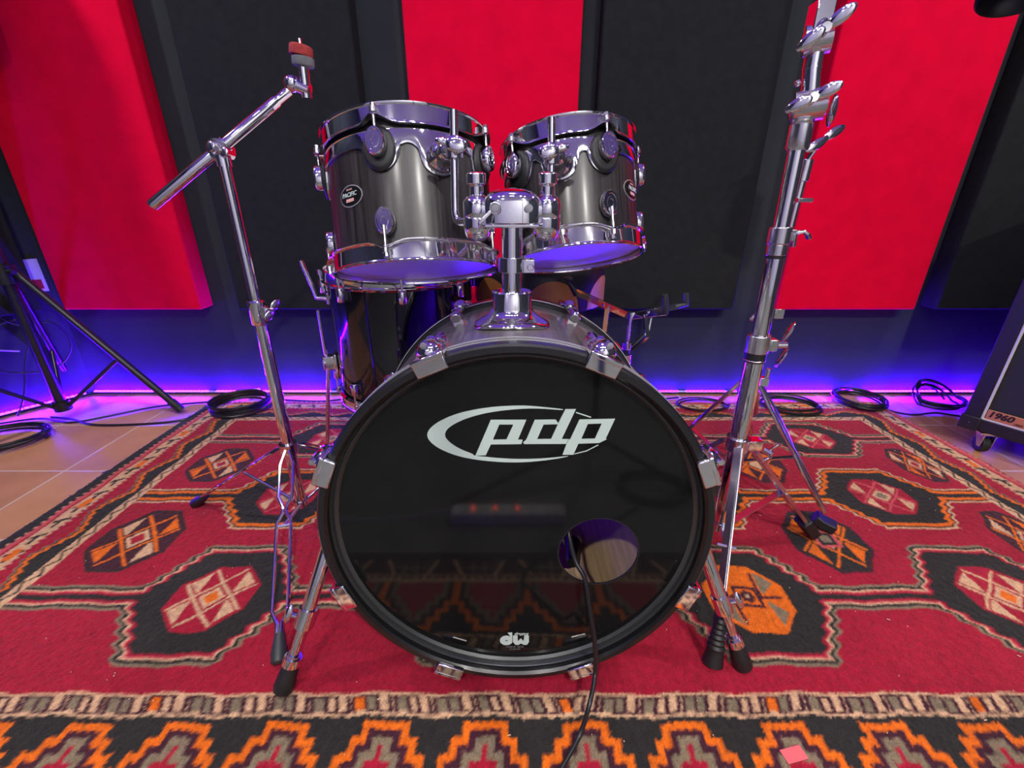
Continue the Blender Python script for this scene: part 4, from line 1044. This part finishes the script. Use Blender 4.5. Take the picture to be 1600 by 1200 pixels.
mb = MB(); mb.box(V((tx_ + .045, ty_ - .05, 1.48)) - fy * .127, (.28, .006, .50), (fx, fy, V((0, 0, 1)))); obj('grille', mb, GRILLE, spk, bevel=.002)

# ------------------------------------------------------------------ guitar speaker cabinet on the right
co = fl(1498, 664, .07); ce = V((.503, -.864, 0)).normalized(); cn = V((-.864, -.503, 0)).normalized()
cab = thing('speaker_cabinet', 'black guitar speaker cabinet with white piping and copper plate, on castors at the right', 'speaker cabinet', (co.x, co.y, 0))
CW, CD, CH_ = .77, .36, .74
UZ = V((0, 0, 1))
cen = co + ce * CW / 2 - cn * CD / 2 + UZ * CH_ / 2
def cabpt(u, z, n=0): return co + ce * u + UZ * z + cn * n
mb = MB(); fr = .040
mb.box(cabpt(CW / 2, CH_ / 2, -CD / 2 - .012), (CW, CD - .024, CH_), (ce, cn, UZ))
mb.box(cabpt(fr / 2, CH_ / 2, -.006), (fr, .014, CH_), (ce, cn, UZ)); mb.box(cabpt(CW - fr / 2, CH_ / 2, -.006), (fr, .014, CH_), (ce, cn, UZ))
mb.box(cabpt(CW / 2, fr / 2, -.006), (CW, .014, fr), (ce, cn, UZ)); mb.box(cabpt(CW / 2, CH_ - fr / 2, -.006), (CW, .014, fr), (ce, cn, UZ))
obj('cabinet', mb, TOLEX, cab, bevel=.003)
mb = MB(); mb.box(cabpt(CW / 2, CH_ / 2, -.011), (CW - 2 * fr - .01, .006, CH_ - 2 * fr - .01), (ce, cn, UZ)); obj('grille_cloth', mb, GRILLE, cab)
mb = MB(); g = fr + .003
for a, b in ((cabpt(g, g, -.004), cabpt(g, CH_ - g, -.004)), (cabpt(g, g, -.004), cabpt(CW - g, g, -.004)), (cabpt(CW - g, g, -.004), cabpt(CW - g, CH_ - g, -.004)), (cabpt(g, CH_ - g, -.004), cabpt(CW - g, CH_ - g, -.004))): mb.tube([a, b], .0042, 8)
lab(obj('piping', mb, PIPING, cab), 'white piping')
mb = MB(); mb.box(cabpt(g + .050, g + .019, -.003), (.088, .005, .031), (ce, cn, UZ)); pl_ = lab(obj('name_plate', mb, GOLD, cab, bevel=.001), 'copper plate reading 1960')
text('plate_lettering', '1960', .027, cabpt(g + .037, g + .021, .0), ce, UZ, .0006, INK, pl_, False, .22, .0012, xs=1.05)
text('plate_lettering', 'LEAD', .008, cabpt(g + .079, g + .011, .0), ce, UZ, .0006, INK, pl_, False, .2, .0002)
for u in (.02, CW - .02):
    mb = MB(); mb.box(cabpt(u, .02, -.02), (.048, .052, .046), (ce, cn, UZ)); mb.cyl(cabpt(u, .02, .004), cabpt(u, .02, .008), .004, seg=10); obj('corner_guard', mb, RUBBER, cab, bevel=.006)
for u, n in ((.055, -.03), (CW - .055, -.03), (.075, -CD + .05), (CW - .075, -CD + .05)):
    p = cabpt(u, 0, n); mb = MB(); wd = (ce * .7 + cn * .7).normalized(); wa = UZ.cross(wd)
    c0 = V((p.x, p.y, .026)) + wd * .012
    mb.tube([c0 - wa * .011, c0 + wa * .011], .026, 24); cw = obj('castor', mb, RUBBER, cab, bevel=.003)
    mb = MB(); mb.box(V((p.x, p.y, .066)), (.06, .05, .006), (wd, wa, UZ))
    for s in (-1, 1): mb.prism([(-.018, .038), (.022, .038), (.018, -.004), (.006, -.006)], c0 + wa * (s * .0155), wd, UZ, -.0012, .0012)
    obj('castor_fork', mb, CHROME2, cw)

# ------------------------------------------------------------------ hanging stage lamp, top right
lp = at(1607, -34, .9)
sl = thing('stage_lamp', 'round black stage lamp hanging in the top right corner', 'lamp', (lp.x, lp.y, lp.z))
mb = MB(); a_ = V((-.1, -.25, -1)).normalized(); mb.lathe([(.0001, -.14), (.038, -.135), (.055, -.09), (.0585, 0), (.0585, .02), (.056, .023), (.053, .02), (.045, -.01), (.0001, -.03)], lp, a_, 40); obj('can', mb, BLKPAINT, sl)
mb = MB(); mb.tube([lp + V((0, 0, .12)), V((lp.x, lp.y, 2.6))], .008, 12); mb.bar([lp + V((-.064, 0, 0)), lp + V((-.064, 0, .13)), lp + V((0, 0, .16)), lp + V((.064, 0, .13)), lp + V((.064, 0, 0))], .02, .004, (0, 1, 0)); obj('yoke', mb, BLKPAINT, sl)

# ------------------------------------------------------------------ cables
def cable_obj(name, label, pts, r=.0032, m=CABLE, group=None, n=8, seg=8):
    mb = MB(); mb.tube(smooth(pts, n), r, seg); return tag(obj(name, mb, m), label, 'cable', group)
def coil(label, c, rx, ry, loops, r=.0036, z0=.004, rot=0., spread=.02, lift=.0, tails=()):
    pts = []; n = loops * 20; rng = random.Random(sum(map(ord, label)))
    jit = [(rng.uniform(-1, 1), rng.uniform(-1, 1), rng.uniform(.86, 1.06)) for _ in range(loops + 1)]
    for i in range(n + 1):
        k = i / 20; a = 2 * PI * k; b = int(k); f = k - b; j0, j1 = jit[b], jit[min(b + 1, loops)]
        jx, jy, js = [j0[q] * (1 - f) + j1[q] * f for q in range(3)]
        x, y = rx * js * math.cos(a) + jx * spread * .4, ry * js * math.sin(a) + jy * spread * .4
        pts.append(V((c[0] + x * math.cos(rot) - y * math.sin(rot), c[1] + x * math.sin(rot) + y * math.cos(rot), z0 + r * 1.6 * k * .8 + lift * max(0, math.sin(a)))))
    mb = MB(); mb.tube(pts, r, 7)
    for t in tails: mb.tube(smooth([V(q) for q in t], 8), r, 7)
    return tag(obj('cable_coil', mb, CABLE), label, 'cable', 'coiled cables by the back wall')
def F(px, py, z=.005): return fl(px, py, z)
coil('coiled black cable on the rug corner left of the boom cymbal stand', F(378, 636, RZ + .004), .108, .098, 7, .0042, RZ + .005, .2, .015, 0, [[F(333, 634), F(325, 640), F(290, 655), F(235, 662), F(150, 664), F(112, 655), F(80, 652)]])
coil('coiled black cable on the rug edge directly behind the slimmer stand legs', F(1232, 634, RZ + .004), .118, .085, 4, .0036, RZ + .004, -.25, .03)
coil('coiled black cable lying half on tile, between the rug coil and the last coil', F(1340, 628, .01), .088, .098, 6, .0036, .012, -.35, .02, 0, [[F(1378, 637), F(1400, 644), F(1430, 648), F(1462, 645), F(1500, 650), F(1560, 655)]])
coil('loose tangled black cable coil beside the speaker cabinet', F(1462, 628, .01), .085, .07, 6, .0034, .006, .2, .05, .05, [[F(1425, 606), F(1430, 590, .02), F(1432, 598, .03)]])
coil('flat black cable loop on the rug edge between bass drum and slimmer stand', F(1100, 634, RZ + .004), .10, .06, 2, .0034, RZ + .004, 0, .03)
coil('coiled black cable on the tiles at the left edge of the picture', F(2, 690), .13, .10, 4, .0042, .005, .3, .05)
wz = YW - .02
cable_obj('cable', 'thin black cable running along the tiles beneath the tripod', [F(-20, 665), F(60, 654), F(110, 660), F(170, 650), F(240, 636), F(300, 630), F(345, 627)], .0036)
cable_obj('cable', 'black cable lying along the foot of the back wall behind the stool', [F(430, 624), F(500, 627), F(560, 622), F(640, 625), F(800, 622), F(1000, 624), F(1060, 621)], .0036)
a_w = lambda t, z, o=.03: lw0 + ld * t + ln * o + UZ * z
cable_obj('cable', 'looped thin cable hanging against the angled wall behind the tripod', [a_w(.20, .42), a_w(.14, .34, .05), a_w(.05, .33, .06), a_w(.02, .24, .05), a_w(.08, .16, .05), a_w(.2, .17, .05), a_w(.27, .24, .05), a_w(.22, .33, .04), a_w(.10, .35, .05), a_w(.16, .2, .05), a_w(.2, .08, .05), a_w(.24, .01, .06)], .0032)
cable_obj('cable', 'pale cable crossing the angled wall behind the tripod', [a_w(.55, .32), a_w(.40, .31), a_w(.28, .28), a_w(.19, .25), a_w(.16, .24)], .0034, CABLEG)
# plug by the left coil
mb = MB(); q = F(396, 615, .012); mb.tube([q + V((-.03, .005, 0)), q + V((.0, .004, .008)), q + V((.026, 0, .012))], [.004, .011, .012], 12); tag(obj('mains_plug', mb, WHITEP), 'small white plug on the floor beside the left cable coil', 'plug')
# microphone cable out of the port hole
hx, hz = HC[0], HC[1]
pc = BM @ (O + V((hx - .062, .03, hz + .036)))
mic_pts = [BM @ (O + V((hx - .01, .19, -.20))), BM @ (O + V((hx - .035, .13, -.06))), BM @ (O + V((hx - .047, .05, hz + .03))), BM @ (O + V((hx - .036, .019, hz - .012))), at(914, 905, .505), at(921, 950, .492), at(929, 1000, .478), at(930, 1050, .470), F(921, 1100, .05), F(905, 1150, RZ + .008), F(875, 1205, RZ + .005), F(850, 1260, RZ + .004), F(830, 1330, RZ + .005), V((.10, .19, .014)), V((.22, .10, .011)), V((.36, .0, .012))]
cable_obj('cable', 'black microphone cable trailing out of the bass drum port onto the rug', mic_pts, .0036, CABLE, None, 10, 10)
mic = thing('microphone', 'dark microphone lying inside the bass drum, seen through the port', 'microphone', BM @ (O + V((hx - .01, .23, -.235))))
m0, m1 = BM @ (O + V((hx - .01, .19, -.215))), BM @ (O + V((hx + .0, .27, -.215)))
mb = MB(); mb.tube([m0, m0 + (m1 - m0) * .6, m1], [.012, .016, .022], 18); obj('body', mb, BLKPAINT, mic)
mb = MB(); mb.ell(m1, (.025, .03, .025)); obj('mic_grille', mb, STEEL, mic)

# ------------------------------------------------------------------ behind the photographer (mirrored in the black head)
mb = MB(); mb.box((.1, -1.13, .003), (4.4, 2.65, .006)); tag(obj('floor_mat', mb, MATG), 'grey mat on the floor in front of the rug, mirrored in the bass drum head', 'mat')
ps = thing('power_strip', 'white power strip with three red lit switches, mirrored in the bass drum head', 'power strip', (-.02, .055, .006))
mb = MB(); mb.box((-.01, .055, .024), (.31, .052, .034)); obj('housing', mb, WHITEP, ps, bevel=.006)
for i in range(6):
    x = -.13 + .047 * i
    mb = MB(); mb.cyl((x, .055, .041), (x, .055, .0425), .017, seg=20); obj('socket', mb, PIPING, ps)
for x in (-.105, -.045, .015):
    mb = MB(); mb.box((x, .055, .044), (.007, .012, .005)); obj('switch', mb, REDLED, ps)
mb = MB(); mb.tube(smooth([(-.15, .055, .03), (-.22, .04, .02), (-.3, .05, .008), (-.5, .06, .010), (-.8, .03, .010), (-1.2, -.1, .010), (-1.7, -.05, .010)], 8), .0035, 8); obj('cord', mb, CABLEG, ps)
ms = thing('microphone_stand', 'black tripod microphone stand mirrored in the bass drum head', 'microphone stand', (.27, -.24, .006))
mb = MB(); mb.tube([(.27, -.24, .10), (.27, -.24, 1.3)], .0105, 14); obj('pole', mb, BLKPAINT, ms)
mb = MB(); mb.tube([(.27, -.24, .09), (.27, -.24, .17)], .024, 16); obj('hub', mb, BLKPAINT, ms)
for f in ((-.16, -.02, .016), (.55, -.08, .016), (.32, -.62, .016)):
    mb = MB(); mb.tube([(.27, -.24, .13), f], .009, 12); lg = obj('leg', mb, BLKPAINT, ms)
    mb = MB(); mb.ell(f, (.014, .014, .010)); obj('rubber_foot', mb, RUBBER, lg)
coil('coiled black cable on the mat at the microphone stand, mirrored in the bass drum head', (.43, -.10, 0), .11, .09, 5, .0036, .010, 0, .03)

# ------------------------------------------------------------------ ceiling lamps
lamp_pos = [(-1.80, .82, 29), (0, .72, 7), (1.75, .8, 27)] + [(x, -.25, 3.) for x in (-.7, -.35, 0, .35, .7)] + [(-1.5, -2.0, 9), (-.6, -1.5, 150), (.85, -1.5, 70), (1.3, -2.0, 12)]  # the two rearmost lamps are added to whiten the rear wall the chrome mirrors
first = None
names = ['ceiling lamp over the left tripod', 'ceiling lamp over the tom holder', 'ceiling lamp over the right speaker cabinet'] + ['ceiling lamp of the short row over the camera, %s' % w for w in ('first from the left', 'second from the left', 'middle', 'second from the right', 'first from the right')] + ['ceiling lamp of the rear row, ' + w for w in ('far left, added to whiten the rear wall', 'second from the left', 'second from the right', 'far right, added to whiten the rear wall')]
for i, (x, y, en) in enumerate(lamp_pos):
    nm = names[i]
    if first is None:
        first = thing('ceiling_light', 'round white ' + nm, 'ceiling light', (x, y, 2.6), group='round ceiling lamps')
        mb = MB(); mb.lathe([(.075, 0), (.078, -.012), (.072, -.018), (.06, -.016), (.06, -.004)], (x, y, 2.6), (0, 0, 1), 32); obj('frame', mb, WHITEP, first)
        mb = MB(); mb.lathe([(.0001, -.0075), (.06, -.0075)], (x, y, 2.6), (0, 0, 1), 24); obj('diffuser', mb, CAMLIGHT, first)
        t = first
    else:
        t = first.copy(); C.objects.link(t); t.location = (x, y, 2.6); t['label'] = 'round white ' + nm
        for ch in list(first.children):
            c = ch.copy(); C.objects.link(c); c.parent = t
    if en > 100:
        L = bpy.data.lights.new('ceiling_lamp', 'SPOT'); L.spot_size = math.radians(54); L.spot_blend = .7; L.shadow_soft_size = .05
    else:
        L = bpy.data.lights.new('ceiling_lamp', 'AREA'); L.shape = 'DISK'; L.size = .10
    L.energy = en; L.color = (1, .965, .92)
    lo = bpy.data.objects.new('ceiling_lamp', L); C.objects.link(lo); lo.location = (x, y, 2.578)
    if en > 100: lo.rotation_euler = (V((.1, .45, .15)) - V((x, y, 2.578))).to_track_quat('-Z', 'Y').to_euler()
W = bpy.data.worlds.new('world'); S.world = W; W.use_nodes = True
W.node_tree.nodes['Background'].inputs[0].default_value = (.02, .02, .025, 1); W.node_tree.nodes['Background'].inputs[1].default_value = .2
